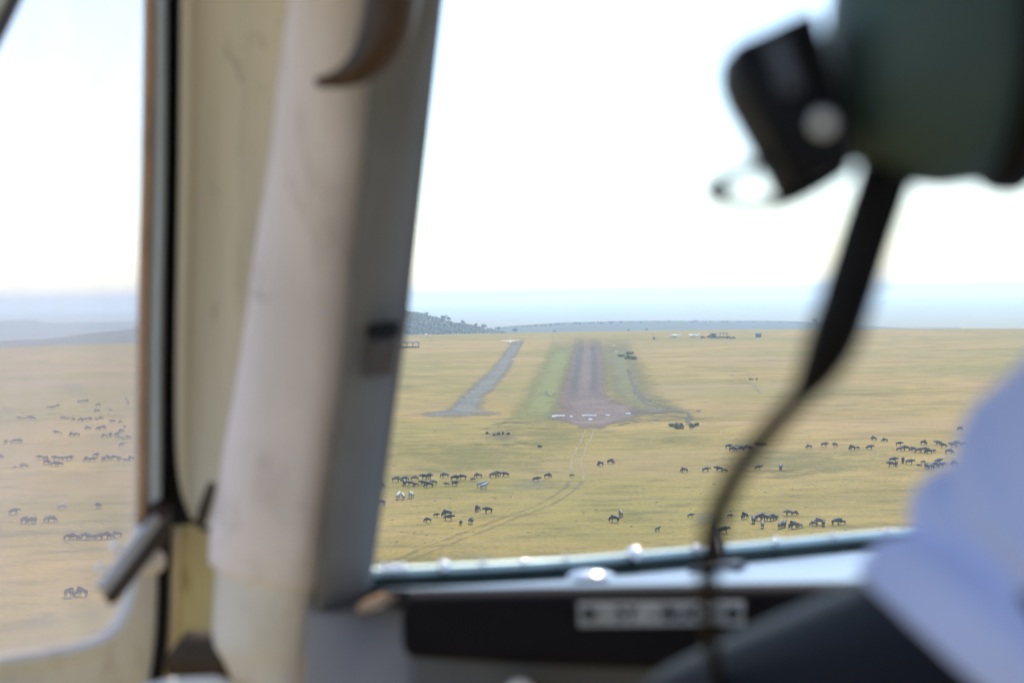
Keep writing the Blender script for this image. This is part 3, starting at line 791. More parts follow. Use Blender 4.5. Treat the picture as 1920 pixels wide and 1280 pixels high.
# ---------------------------------------------------------------- animals
def beast(name, head, stride, zebra=False):
    hz = 0.0
    V = [(-.72, 0, 1.02), (-.3, 0, .98), (.2, 0, 1.04), (.52, 0, 1.14), (.82, 0, 1.12 if head != 'graze' else .88)]
    R = [.25, .26, .30, .27, .17]
    E = [(0, 1), (1, 2), (2, 3), (3, 4)]
    if zebra: R = [.28, .29, .28, .25, .16]
    def add(p, r, e):
        V.append(p); R.append(r); E.append((e, len(V) - 1)); return len(V) - 1
    if head == 'graze':
        poll = add((1.02, 0, .58), .13, 4); muz = add((1.12, 0, .16), .085, poll)
    elif zebra:
        V[4] = (.80, 0, 1.26); R[4] = .20; poll = add((1.0, 0, 1.42), .15, 4); muz = add((1.24, 0, 1.16), .10, poll)
    else:
        poll = add((1.08, 0, 1.16), .14, 4); muz = add((1.24, 0, .78), .09, poll)
    hx, hzz = V[poll][0], V[poll][2]
    if not zebra:
        for s in (-1, 1):
            a = add((hx + .02, s * .2, hzz + .06), .035, poll); add((hx + .06, s * .24, hzz + .24), .02, a)
    else:
        for s in (-1, 1): add((hx - .04, s * .07, hzz + .17), .03, poll)
    for i, s in enumerate((-1, 1)):
        st = stride * (1 if i else -1)
        a = add((.44, s * .15, .72), .11, 3); b = add((.46 + st * .12, s * .15, .40), .062, a); add((.44 + st * .26, s * .15, .03), .05, b)
        a = add((-.70, s * .16, .74), .14, 0); b = add((-.80 - st * .10, s * .16, .44), .065, a); add((-.74 - st * .24, s * .16, .03), .05, b)
    t = add((-.96, 0, .98), .05, 0); add((-1.03, 0, .5), .05, t)
    R = [r * (1.32 if r > .12 else 1.15) for r in R]
    return skin_mesh(name, V, E, R, root=2, levels=1)
wb = [beast('wildebeest', 'graze', .2), beast('wildebeest', 'stand', 0), beast('wildebeest', 'stand', 1.0), beast('wildebeest', 'graze', -.5)]
for m in wb: m.materials.append(M['fur'])
zb = [beast('zebra', 'graze', .3, True), beast('zebra', 'stand', 0.2, True)]
for m in zb: m.materials.append(M['zebra'])

ORD = ['first', 'second', 'third', 'fourth', 'fifth', 'sixth', 'seventh', 'eighth', 'ninth', 'tenth', 'eleventh', 'twelfth', 'thirteenth', 'fourteenth', 'fifteenth', 'sixteenth', 'seventeenth', 'eighteenth', 'nineteenth', 'twentieth',
       'twenty-first', 'twenty-second', 'twenty-third', 'twenty-fourth', 'twenty-fifth', 'twenty-sixth', 'twenty-seventh', 'twenty-eighth', 'twenty-ninth', 'thirtieth']
herds = [
 ('in the upper row right of the window post', [(743, 904), (759, 902), (758, 910), (770, 911), (777, 901), (780, 912), (796, 899), (804, 898), (794, 910), (804, 914), (813, 909), (834, 896), (853, 901), (867, 899), (838, 911), (853, 911), (887, 901), (897, 896), (926, 896), (933, 892), (947, 894)], 'wildebeest'),
 ('in the lower group above the windshield rim near the post', [(802, 979), (818, 969), (838, 969), (842, 976), (864, 984), (883, 982), (896, 959), (915, 962)], 'wildebeest'),
 ('at the very edge of the window post', [(713, 914), (713, 948)], 'wildebeest'),
 ('in the line crossing the two rut track', [(1006, 903), (1027, 896), (1073, 894), (1126, 874), (1145, 870)], 'wildebeest'),
 ('in the loose trio below the track bend', [(1152, 979), (1164, 969), (1233, 996)], 'wildebeest'),
 ('in the spaced line passing behind the headset cord', [(1283, 886), (1324, 885), (1348, 884), (1358, 886), (1422, 881), (1464, 881)], 'wildebeest'),
 ('in the small far bunch crossed by the headset cord', [(1366, 841), (1374, 846), (1381, 843), (1390, 845), (1398, 842), (1407, 845), (1422, 838), (1433, 837)], 'wildebeest'),
 ('in the herd just above the windshield rim right of the cord', [(1295, 970), (1347, 999), (1357, 1000), (1369, 971), (1397, 973), (1413, 981), (1424, 976), (1430, 990), (1438, 977), (1446, 976), (1455, 974), (1463, 991), (1471, 988), (1479, 967), (1491, 966), (1488, 991), (1500, 990), (1526, 986), (1536, 984), (1544, 986), (1568, 984), (1579, 983)], 'wildebeest'),
 ('in the long far row beside the blue shoulder', [(1517, 841), (1546, 838), (1566, 838), (1598, 844), (1608, 842), (1631, 843), (1639, 826), (1659, 829), (1686, 836), (1732, 834), (1687, 846), (1699, 845), (1713, 847), (1722, 849), (1733, 848), (1741, 851), (1752, 848), (1760, 835), (1769, 839), (1787, 838), (1796, 836), (1809, 837), (1819, 842), (1830, 838), (1841, 839), (1780, 851)], 'wildebeest'),
 ('in the lower bunch beside the blue shoulder', [(1671, 875), (1681, 874), (1675, 867), (1693, 868), (1706, 871), (1724, 876), (1731, 869), (1737, 879), (1746, 880), (1753, 876), (1759, 870), (1765, 876), (1790, 873)], 'wildebeest'),
 ('of the two lone far ones at the right', [(1800, 807), (1864, 778)], 'wildebeest'),
 ('in the farthest scattered rows of the side window', [(91, 766), (99, 766), (107, 764), (149, 755), (156, 755), (163, 754), (184, 762), (237, 749), (240, 757), (182, 773), (207, 771)], 'wildebeest'),
 ('in the second farthest row of the side window', [(37, 787), (46, 787), (55, 786), (63, 787), (118, 787), (128, 786), (138, 789), (151, 790), (160, 790), (170, 788), (181, 788), (189, 786)], 'wildebeest'),
 ('in the middle rows of the side window above the greener grass', [(106, 814), (115, 815), (135, 818), (144, 818), (165, 806), (184, 806), (193, 805), (211, 793), (226, 793), (234, 802), (228, 812), (196, 820), (207, 819), (219, 818), (224, 824), (233, 825), (241, 823), (228, 837)], 'wildebeest'),
 ('at the left edge of the side window in mid distance', [(11, 832), (22, 831), (30, 830), (38, 830), (2, 860), (27, 879), (45, 878)], 'wildebeest'),
 ('in the nearer crowded row of the side window', [(76, 862), (86, 862), (88, 871), (105, 863), (115, 861), (123, 864), (101, 874), (112, 874), (131, 863), (164, 865), (174, 866), (180, 857), (194, 864), (204, 863), (215, 862), (224, 864), (236, 866), (246, 864)], 'wildebeest'),
 ('in the loose nearer group at the left of the side window', [(26, 965), (46, 981), (56, 981), (66, 981), (88, 979), (98, 979), (185, 953)], 'wildebeest'),
 ('in the packed file above the window latch', [(127, 1012), (140, 1011), (149, 1012), (158, 1011), (168, 1012), (177, 1010), (187, 1012), (197, 1010), (208, 1010), (219, 1008)], 'wildebeest'),
 ('of the nearest pair left of the window latch', [(130, 1120), (154, 1118)], 'wildebeest'),
 ('of the three pale zebras below the upper wildebeest row', [(747, 936), (756, 936), (771, 934)], 'zebra'),
 ('of the pale zebra pair at the end of the upper wildebeest row', [(902, 914), (908, 917)], 'zebra'),
 ('alone in the near side window', [(117, 955)], 'zebra'),
 ('beside the dark bunch on the far side of the cord', [(1379, 846)], 'zebra'),
]
rng = random.Random(42)
for where, pts, kind in herds:
    pts = sorted(pts)
    for i, (x, y) in enumerate(pts):
        k = rng.randrange(4) if kind == 'wildebeest' else rng.randrange(2)
        o = bpy.data.objects.new(kind, (wb if kind == 'wildebeest' else zb)[k]); COL.objects.link(o)
        rz = (0 if rng.random() < .45 else math.pi) + rng.gauss(0, .45)
        if (x in (864, 883, 1413, 1430, 1369, 1152, 1164, 747, 756, 771) or rng.random() < .12): rz = math.pi / 2 + rng.gauss(0, .4) + (math.pi if rng.random() < .5 else 0)
        place(o, x, y, rz); s = rng.uniform(.86, 1.06) if rng.random() < .82 else rng.uniform(.55, .75); o.scale = (s, s, s)
        if len(pts) == 1: lab = 'single %s standing %s' % ('striped zebra' if kind == 'zebra' else 'dark wildebeest', where)
        else: lab = '%s %s %s' % ('leftmost' if i == 0 else ('rightmost' if i == len(pts) - 1 else ORD[i] + ' from left'), kind, where)
        tag(o, lab, kind, 'wildebeest grazing on the plain' if kind == 'wildebeest' else 'zebras among the wildebeest')

# ---------------------------------------------------------------- cockpit
CK = new_root('airplane_cockpit')
CK.matrix_world = Matrix(((right.x, fwd.x, up.x, CAM.x), (right.y, fwd.y, up.y, CAM.y), (right.z, fwd.z, up.z, CAM.z), (0, 0, 0, 1)))
tag(CK, 'worn beige and grey airplane cockpit interior with window post and glareshield', 'cockpit')

def sheet(name, loopA, loopB, mat, parent, smooth=False):
    """quad strip between two point lists"""
    n = len(loopA); v = list(loopA) + list(loopB)
    f = [(i, i + 1, n + i + 1, n + i) for i in range(n - 1)]
    return link(name, mesh_from(name, v, f), mat, parent, smooth)

def prism(name, pts, off, mat, parent, bevel=0.0):
    """closed polygon extruded by vector off"""
    bm = bmesh.new()
    add_loft(bm, [pts, [Vector(p) + Vector(off) for p in pts]])
    if bevel: bmesh.ops.bevel(bm, geom=list(bm.edges), offset=bevel, segments=3, profile=0.5, affect='EDGES', clamp_overlap=True)
    return link(name, bm_mesh(name, bm), mat, parent, bool(bevel))

# --- headliner (unseen roof, sized to shade the seats from the sun) and the cabin side above the window
bm = bmesh.new(); add_box(bm, (.55, .585, .475), (2.1, 1.37, .05), bevel=.015)
link('headliner', bm_mesh('headliner', bm), M['liner'], CK)

bm = bmesh.new(); add_box(bm, (.80, -.75, -.1), (1.9, .04, 1.1), bevel=.01)  # unseen panel behind the camera, added to darken the pilot's back
link('unseen_shade_panel', bm_mesh('unseen_shade_panel', bm), M['side'], CK)
# --- left door with its window
def dd(px): return 1.0 / (1 / 1.22 + (1 / 1.42 - 1 / 1.22) * (px / 300.0))           # door depth by pixel column
def D_(px, py, in_=0.0):
    return P(px, py, dd(px) - in_)
open_pts = [(282, -170), (281, -60), (276, 300), (268, 640), (266, 880), (264, 985), (256, 1075), (240, 1140), (208, 1192), (150, 1220), (60, 1236), (-60, 1250), (-220, 1262), (-380, 1258), (-420, 1180), (-420, 800), (-330, 620), (-175, 395), (-24, 104), (32, -10), (84, -124), (140, -185)]
o2 = [tuple(p) for p in catmull(open_pts + [open_pts[0]], 4)][:-1]
cx, cy = -40, 560
def outer(p):
    x, y = p
    # outer border of the door skin
    if x > 150 and y < 1230: return (min(324, x + 44), y) if y < 1100 else (min(318, x + 60), y + 60)
    return (cx + (x - cx) * 1.22, cy + (y - cy) * 1.16)
ring_in = [D_(x, y) for x, y in o2]
outer_px = []
for (x, y) in o2:
    if x > 255: outer_px.append((x + 46 - max(0, (y - 985)) * .05, y + max(0, (y - 1000)) * .6))
    elif y > 1000: outer_px.append((x + 46 + (255 - x) * .02 if x > 150 else x, y + 70 + (60 if x > 150 else 110)))
    elif x < -300: outer_px.append((x - 120, y))
    else: outer_px.append((x - 130 + max(0, x + 40) * .3, y - 120))
ring_out = [D_(x, y) for x, y in outer_px]
# door skin: inner face, opening reveal and outer skin
n = len(ring_in)
th = Vector((-0.007, 0.002, 0))
v = ring_in + ring_out + [p + th for p in ring_in] + [p + th for p in ring_out]
f = []
for i in range(n):
    j = (i + 1) % n
    f += [(i, j, n + j, n + i), (i, j, 2 * n + j, 2 * n + i), (2 * n + i, 2 * n + j, 3 * n + j, 3 * n + i)]
door = link('door', mesh_from('door', v, f), M['alu_dull'], CK)
frame_pts = [D_(x, y, .003) for x, y in o2]
bm = bmesh.new(); loop = frame_pts[20:48]
add_tube(bm, loop, [.0075] * len(loop), 8); link('window_frame', bm_mesh('window_frame', bm), M['alu_dull'], door, True)
bm = bmesh.new(); loop = frame_pts[0:21]
add_tube(bm, loop, [.0052] * len(loop), 8); link('window_seal', bm_mesh('window_seal', bm), M['sealant'], door, True)
bm = bmesh.new(); loop = frame_pts[47:] + frame_pts[:1]
add_tube(bm, loop, [.006] * len(loop), 8); link('window_frame', bm_mesh('window_frame', bm), M['slate'], door, True)
gl = [p + th * .6 for p in ring_in]
link('window_pane', mesh_from('window_pane', gl, [tuple(range(len(gl)))]), M['side_glass'], door)
# aluminium edge strip and black door seal
edge = [D_(x, y, .004) for x, y in catmull([(300, -170), (298, 300), (290, 640), (288, 900), (286, 1000)], 6)]
bm = bmesh.new(); add_tube(bm, edge, [.0075] * len(edge), 8); link('edge_strip', bm_mesh('edge_strip', bm), M['pale'], door, True)
seal = [D_(x, y, .006) for x, y in catmull([(327, -170), (323, 300), (319, 640), (315, 900), (308, 1000), (306, 1130), (300, 1220), (284, 1330)], 6)]
bm = bmesh.new(); add_tube(bm, seal, [.0068] * len(seal), 8); link('door_seal', bm_mesh('door_seal', bm), M['rubber'], door, True)
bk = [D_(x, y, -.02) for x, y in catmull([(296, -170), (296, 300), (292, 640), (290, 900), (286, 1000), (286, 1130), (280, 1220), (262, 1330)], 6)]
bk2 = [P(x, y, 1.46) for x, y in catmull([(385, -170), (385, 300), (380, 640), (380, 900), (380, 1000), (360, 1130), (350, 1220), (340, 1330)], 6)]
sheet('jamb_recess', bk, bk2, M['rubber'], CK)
# latch: lever bar, pivot plate, knob
lev = new_root('window_latch'); lev.parent = CK
a, b = D_(294, 972, .035), D_(190, 1104, .055)
bm = bmesh.new()
t = (b - a).normalized(); s = Vector((.6, -.75, .25)); s = (s - t * s.dot(t)).normalized(); u = t.cross(s)
for q0, q1 in ((a, b),):
    hw, hh = .0052, .0054
    add_loft(bm, [[q + s * (hw * i) + u * (hh * k) for i, k in ((-1, -1), (1, -1), (1, 1), (-1, 1))] for q in (q0, q0.lerp(q1, .5) + Vector((0, 0, .001)), q1)])
bmesh.ops.bevel(bm, geom=list(bm.edges), offset=.0022, segments=2, profile=.5, affect='EDGES')
link('lever', bm_mesh('lever', bm), M['latch'], lev)
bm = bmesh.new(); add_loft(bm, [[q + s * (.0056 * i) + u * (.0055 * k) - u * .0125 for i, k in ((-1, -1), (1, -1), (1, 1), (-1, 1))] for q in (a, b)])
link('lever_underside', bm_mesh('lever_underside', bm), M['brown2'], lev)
bm = bmesh.new(); add_tube(bm, [D_(298, 948, .008), D_(292, 990, .02), D_(283, 1030, .022)], [.012, .015, .010], 10); link('pivot', bm_mesh('pivot', bm), M['clip'], lev, True)
bm = bmesh.new(); bmesh.ops.create_uvsphere(bm, u_segments=14, v_segments=10, radius=.0135, matrix=Matrix.Translation(D_(284, 1052, .025))); link('knob', bm_mesh('knob', bm), M['sleeve'], lev, True)
bm = bmesh.new(); bmesh.ops.create_uvsphere(bm, u_segments=12, v_segments=8, radius=.0055, matrix=Matrix.Translation(D_(217, 1026, .05))); link('glint_bead', bm_mesh('glint_bead', bm), M['chrome'], lev, True)  # chrome beads added for the bright highlights along the lever edge
bm = bmesh.new(); bmesh.ops.create_uvsphere(bm, u_segments=12, v_segments=8, radius=.0045, matrix=Matrix.Translation(D_(188, 1066, .055))); link('glint_bead', bm_mesh('glint_bead', bm), M['chrome'], lev, True)

# --- cream liner between door and post
lin_l = catmull([(350, -170), (346, 300), (340, 640), (340, 820), (348, 910), (368, 968)], 6)
lin_r = catmull([(640, -170), (610, 300), (560, 640), (500, 820), (430, 935), (395, 990)], 6)
A = [P(x, y, 1.40) for x, y in lin_l]; B = [P(x, y, 1.34) for x, y in lin_r]
mid = [a.lerp(b, .4) + Vector((0, -.012, 0)) for a, b in zip(A, B)]
nn = len(A); v = A + mid + B + [p + Vector((0, .05, 0)) for p in A] + [p + Vector((0, .05, 0)) for p in B]
f = []
for i in range(nn - 1):
    f += [(i, i + 1, nn + i + 1, nn + i), (nn + i, nn + i + 1, 2 * nn + i + 1, 2 * nn + i), (i, i + 1, 3 * nn + i + 1, 3 * nn + i)]
f.append((nn - 1, 2 * nn - 1, 3 * nn - 1, 5 * nn - 1, 4 * nn - 1))
liner = link('post_liner', mesh_from('post_liner', v, f), M['cream'], CK, True)
# rolled left edge of the liner
bm = bmesh.new(); e = [p + Vector((.004, -.004, 0)) for p in A]; add_tube(bm, e, [.0085] * len(e), 8); link('liner_edge', bm_mesh('liner_edge', bm), M['cream'], liner, True)
# dark gap between liner and padding, and the yellowed jamb below it
gap = [P(x, y, 1.36) for x, y in [(405, 905), (398, 935), (390, 965), (380, 992)]]
bm = bmesh.new(); add_tube(bm, gap, [.007, .010, .011, .006], 8); link('trim_gap', bm_mesh('trim_gap', bm), M['brown2'], CK, True)
jl = [(326, 985), (326, 1060), (322, 1130), (318, 1200), (312, 1320)]; jr = [(470, 985), (470, 1060), (470, 1130), (470, 1200), (470, 1320)]
A = [P(x, y, 1.43) for x, y in jl]; B = [P(x, y, 1.39) for x, y in jr]; mid = [a.lerp(b, .45) + Vector((0, .02, 0)) for a, b in zip(A, B)]
nn = len(A); v = A + mid + B; f = []
for i in range(nn - 1): f += [(i, i + 1, nn + i + 1, nn + i), (nn + i, nn + i + 1, 2 * nn + i + 1, 2 * nn + i)]
jamb = link('door_jamb', mesh_from('door_jamb', v, f), M['jamb'], CK, True)
bm = bmesh.new(); e = [p + Vector((.002, -.004, 0)) for p in A]; add_tube(bm, e, [.006] * nn, 8); link('jamb_edge', bm_mesh('jamb_edge', bm), M['cream'], jamb, True)
bm = bmesh.new(); add_tube(bm, [P(x, y, 1.33) for x, y in [(318, 1258), (360, 1232), (420, 1238), (470, 1256), (540, 1262)]], [.012, .026, .03, .026, .02], 10, flat=.6); link('floor_strap', bm_mesh('floor_strap', bm), M['brown2'], CK, True)
bm = bmesh.new(); add_tube(bm, [P(x, y, 1.27) for x, y in [(270, 1300), (330, 1288), (400, 1284), (450, 1300)]], [.009] * 4, 8); link('cable_conduit', bm_mesh('cable_conduit', bm), M['alu_dull'], CK, True)

# --- padded windshield post cover
def dring(cxp, cyp, hwp, d, yaw, flat=.95, n=24, sq=2.05):
    c = P(cxp, cyp, d); hw = hwp / FPX * d
    out = []
    for k in range(n):
        t = 2 * math.pi * k / n; ct, st = math.cos(t), math.sin(t)
        x = math.copysign(abs(ct) ** (2 / sq), ct) * hw; y = math.copysign(abs(st) ** (2 / sq), st) * hw * flat
        out.append(c + Vector((x * math.cos(yaw) - y * math.sin(yaw), x * math.sin(yaw) + y * math.cos(yaw), 0)))
    return out
sec = catmull([(655, -170, 97, 1.20), (643, 0, 99, 1.215), (622, 200, 104, 1.23), (598, 400, 108, 1.245), (571, 620, 112, 1.26), (535, 860, 116, 1.275), (512, 1000, 113, 1.285), (505, 1050, 112, 1.29), (503, 1076, 110, 1.293), (503, 1082, 102, 1.293)], 6)
bm = bmesh.new(); add_loft(bm, [dring(x, y, hw, d + .03, .35) for x, y, hw, d in sec])
for vv in bm.verts:
    k_ = smooth(-.12, -.20, vv.co.z); vv.co.z -= (vv.co.x + .215) * .22 * k_
    vv.co += Vector((1, -.6, 0)) * (.0035 * noise.noise(vv.co * 9) + .0015 * noise.noise(vv.co * 28))
pad = link('post_padding', bm_mesh('post_padding', bm), M['pad'], CK, True)
sec = catmull([(503, 1040, 93, 1.292), (502, 1075, 95, 1.293), (499, 1130, 96, 1.295), (496, 1195, 95, 1.297), (505, 1240, 83, 1.30), (518, 1300, 72, 1.30)], 6)
bm = bmesh.new(); add_loft(bm, [dring(x, y, hw, d + .03, .3, .95) for x, y, hw, d in sec])
for vv in bm.verts: vv.co += Vector((1, -.6, 0)) * (.003 * noise.noise(vv.co * 11))
link('padding_sleeve', bm_mesh('padding_sleeve', bm), M['sleeve'], pad, True)
# --- grey post trim
L0, R0 = [(700, -170), (560, 1140)], [(855, -170), (692, 1132)]
pts = [P(722, -170, 1.165), P(858, -170, 1.20), P(832, 0, 1.215), P(765, 600, 1.265), P(692, 1132, 1.315), P(590, 1148, 1.275), P(655, 600, 1.225)]
prism('windshield_post', pts, (-.006, .05, 0), M['post'], CK, .003)
# clip on the post
bm = bmesh.new()
q = [P(697, 640, 1.235), P(752, 634, 1.255), P(742, 702, 1.26), P(680, 708, 1.24)]
add_loft(bm, [q, [p + Vector((0, -.016, 0)) for p in q]]); bmesh.ops.bevel(bm, geom=list(bm.edges), offset=.003, segments=2, profile=.5, affect='EDGES')
clip = link('visor_clip', bm_mesh('visor_clip', bm), M['clip'], CK)
bm = bmesh.new()
q = [P(693, 606, 1.23), P(757, 600, 1.255), P(753, 632, 1.255), P(689, 638, 1.23)]
add_loft(bm, [q, [p + Vector((0, -.02, .0)) for p in q]]); bmesh.ops.bevel(bm, geom=list(bm.edges), offset=.004, segments=2, profile=.5, affect='EDGES')
link('clip_pad', bm_mesh('clip_pad', bm), M['black'], clip)
# --- brown grab handle curling round the top of the padding
hp = catmull([(592, 155, 9), (632, 149, 17), (670, 131, 29), (700, 101, 41), (722, 58, 49), (734, 6, 52), (738, -60, 52), (732, -150, 48), (700, -230, 40)], 6)
bm = bmesh.new(); add_tube(bm, [P(x, y, 1.10) for x, y, r in hp], [r / FPX * 1.10 for x, y, r in hp], 14, flat=1.0)
link('grab_handle', bm_mesh('grab_handle', bm), M['brown'], CK, True)

# --- glareshield
GX0 = P(752, 1100, 1.15).x
bm = bmesh.new()
def gl_prof(x, top_px, bot_px):
    zt = -(top_px - 640) / FPX * 1.15; zb = -(bot_px - 640) / FPX * 1.15; r = .012
    pr = []
    for (cy_, cz_, a0) in ((1.15 + r, zt - r, 180), (1.15 + r, zb + r, 270)):
        pass
    out = []
    for k in range(6):
        a = math.radians(90 + 90 * k / 5); out.append((x, 1.15 + r + r * math.cos(a), zt - r + r * math.sin(a)))
    for k in range(6):
        a = math.radians(180 + 90 * k / 5); out.append((x, 1.15 + r + r * math.cos(a), zb + r + r * math.sin(a)))
    out += [(x, 1.19, zb), (x, 1.176, zt - .001)]
    return out
rows = []
zt0 = 1112; 
for (px, tp, bp) in [(754, 1140, 1205), (756, 1124, 1222), (762, 1116, 1232), (775, 1112, 1238), (1000, 1107, 1252), (1300, 1102, 1262), (1600, 1098, 1272), (2100, 1094, 1285), (3000, 1090, 1300)]:
    rows.append(gl_prof(P(px, 0, 1.15).x, tp, bp))
add_loft(bm, rows)
glare = link('glareshield', bm_mesh('glareshield', bm), M['glare'], CK)
# rim line of the windshield
rim_px = [(655, 1072, 1.45), (695, 1068, 1.475), (900, 1058, 1.51), (1100, 1046, 1.55), (1400, 1020, 1.66), (1760, 988, 1.82), (2100, 970, 1.90), (2600, 962, 1.95), (3200, 965, 1.95)]
rim = [P(x, y, d) for x, y, d in catmull(rim_px, 8)]
# deck: from behind the lip to the rim
front = [Vector((p.x * .80 - .012 if False else p.x * 1.14 / p.y * 1.0, 1.20, 0)) for p in rim]
n = len(rim)
va, vb, vm = [], [], []
for i, p in enumerate(rim):
    xf = GX0 + .004 + (1.25 - GX0) * (i / (n - 1)) ** 1.15
    zf = -(1114 - 640 - 20 * min(1, max(0, (xf - GX0) / .6))) / FPX * 1.15
    va.append(Vector((xf, 1.168, zf + .0015))); vb.append(p + Vector((0, -.004, -.020)))
    m_ = va[-1].lerp(vb[-1], .5); vm.append(m_ + Vector((0, 0, .002)))
v = va + vm + vb
f = [(i, i + 1, n + i + 1, n + i) for i in range(n - 1)] + [(n + i, n + i + 1, 2 * n + i + 1, 2 * n + i) for i in range(n - 1)]
deck = link('glareshield_deck', mesh_from('glareshield_deck', v, f), M['deck'], CK, True)
# windshield: glass, rim strip coloured as skylit, gasket, screws
top = [Vector((-.10 + 1.55 * (i / (n - 1)), 1.24 + .06 * math.sin(math.pi * i / (n - 1)), .47)) for i in range(n)]
rows = []
for k in range(9):
    t = k / 8
    rows.append([p.lerp(q, t) + Vector((0, .05 * math.sin(math.pi * t), 0)) for p, q in zip(rim, top)])
v = [p for r in rows for p in r]
f = [(k * n + i, k * n + i + 1, (k + 1) * n + i + 1, (k + 1) * n + i) for k in range(8) for i in range(n - 1)]
ws_ = link('windshield', mesh_from('windshield', v, f), M['windshield'], CK, True)
bm = bmesh.new(); add_tube(bm, [p + Vector((0, -.008, -.002)) for p in rim], [.0052] * n, 8, flat=.7); link('skylit_rim_strip', bm_mesh('skylit_rim_strip', bm), M['strip'], ws_, True)
bm = bmesh.new(); add_tube(bm, [p + Vector((0, -.010, -.0135)) for p in rim], [.0075] * n, 8, flat=.8); link('gasket', bm_mesh('gasket', bm), M['gasket'], ws_, True)
for px, sr in ((722, .005), (740, .0055), (758, .005), (834, .0068), (905, .004), (980, .0035), (1060, .004), (1187, .0085), (1300, .005), (1452, .005), (1560, .004), (1660, .004)):  # screw heads placed and sized to make sun glints on the rim
    # nearest rim point
    best = min(rim, key=lambda p: abs((W / 2 + p.x / p.y * FPX) - px))
    i = rim.index(best); q = rim[min(i + 1, n - 1)]; x0 = W / 2 + best.x / best.y * FPX; x1 = W / 2 + q.x / q.y * FPX
    t = 0 if x1 == x0 else (px - x0) / (x1 - x0); c = best.lerp(q, max(-1, min(1, t))) + Vector((0, -.015, .002))
    bm = bmesh.new(); bmesh.ops.create_uvsphere(bm, u_segments=12, v_segments=8, radius=sr, matrix=Matrix.Translation(c)); link('screw', bm_mesh('screw', bm), M['chrome'], ws_, True)
# polished bump added to make the deck's sun glint, and small probe behind the cord
bm = bmesh.new(); bmesh.ops.create_uvsphere(bm, u_segments=20, v_segments=12, radius=1, matrix=Matrix.Translation(P(1108, 1081, 1.33)) @ Matrix.Diagonal((.022, .012, .006, 1))); link('sun_glint_bump', bm_mesh('sun_glint_bump', bm), M['chrome'], deck, True)
pr = [P(1338, 985, 1.55), P(1343, 1010, 1.52), P(1350, 1035, 1.49), P(1351, 1064, 1.46)]
bm = bmesh.new(); add_tube(bm, pr, [.006, .009, .007, .003], 8); link('temperature_probe', bm_mesh('temperature_probe', bm), M['black'], ws_, True)
bm = bmesh.new(); add_tube(bm, [P(1290, 1068, 1.44), P(1320, 1064, 1.44), P(1352, 1060, 1.45), P(1385, 1060, 1.46), P(1400, 1059, 1.46)], [.003, .005, .004, .006, .003], 8); link('probe_clip', bm_mesh('probe_clip', bm), M['slate'], deck, True)
# tan pipe end beside the glareshield
bm = bmesh.new(); add_tube(bm, [P(672, 1140, 1.27), P(696, 1132, 1.265), P(722, 1122, 1.26), P(748, 1118, 1.25)], [.004, .0055, .006, .003], 10); link('rim_end', bm_mesh('rim_end', bm), M['sealant'], CK, True)
# side panel under the post and instrument panel face
pts = [P(575, 1146, 1.285), P(700, 1138, 1.30), P(790, 1140, 1.29), P(800, 1500, 1.26), P(560, 1500, 1.26)]
prism('side_panel', pts, (0, .03, 0), M['side'], CK, .004)
bm = bmesh.new(); add_box(bm, (.55, 1.245, -.40), (1.28, .03, .34), bevel=.008); link('instrument_panel', bm_mesh('instrument_panel', bm), M['panel'], CK)
sheet('sun_leak_filler', [P(600, 1143, 1.28), P(768, 1134, 1.20)], [P(600, 1108, 1.50), P(768, 1104, 1.46)], M['panel'], CK)  # filler sheet added to block a sun streak on the side panel
bm = bmesh.new(); add_tube(bm, [P(975, 1300, 1.12), P(975, 1298, 1.21)], [.011, .013], 14); link('instrument_knob', bm_mesh('instrument_knob', bm), M['sleeve'], CK, True)
# registration plate
c = [P(1084, 1131, 1.1455), P(1396, 1128, 1.1455), P(1396, 1171, 1.1455), P(1085, 1174, 1.1455)]
placard = prism('placard', c, (0, .003, 0), M['plate'], CK)
for px in (1104, 1374):
    bm = bmesh.new(); add_tube(bm, [P(px, 1150, 1.1395), P(px, 1150, 1.1465)], [.0052, .0058], 12); link('screw', bm_mesh('screw', bm), M['ink'], placard)
def text_mesh(body, size):
    cu = bpy.data.curves.new('lettering', 'FONT'); cu.body = body; cu.size = size; cu.align_x = 'CENTER'; cu.align_y = 'CENTER'; cu.extrude = .0003; cu.offset = size * .02
    o = bpy.data.objects.new('lettering_tmp', cu); COL.objects.link(o)
    m = bpy.data.meshes.new_from_object(o.evaluated_get(bpy.context.evaluated_depsgraph_get()))
    bpy.data.objects.remove(o); bpy.data.curves.remove(cu); return m
for body, px in (('5Y', 1175), ('-', 1226), ('BUC', 1280)):
    t = link('lettering', text_mesh(body, .0175), M['ink'], placard)
    t.location = P(px, 1151, 1.1448); t.rotation_euler = (math.pi / 2, math.radians(-.5), 0)

# ---------------------------------------------------------------- pilot
def ck_place(o):
    o.matrix_world = CK.matrix_world.copy()
S = Vector((.232, .500, -.088)); E = Vector((.098, .775, -.226)); Wr = Vector((.150, .985, -.265))
V, R, EDG = [], [], []
def av(p, r, e=None):
    V.append(tuple(p)); R.append(r)
    if e is not None: EDG.append((e, len(V) - 1))
    return len(V) - 1
pel = av((.42, .36, -.62), (.16, .12))
bel = av((.42, .37, -.46), (.15, .12), pel)
che = av((.41, .40, -.28), (.16, .12), bel)
upc = av((.385, .415, -.15), (.13, .10), che)
nb = av((.335, .44, -.055), .062, upc)
nk = av((.300, .465, .005), .055, nb)
hd0 = av((.268, .485, .062), .072, nk)
hd1 = av((.262, .495, .125), .082, hd0)
hd2 = av((.260, .49, .175), .070, hd1)
jaw = av((.266, .545, .045), .045, hd0)
nose = av((.262, .598, .105), .016, hd1)
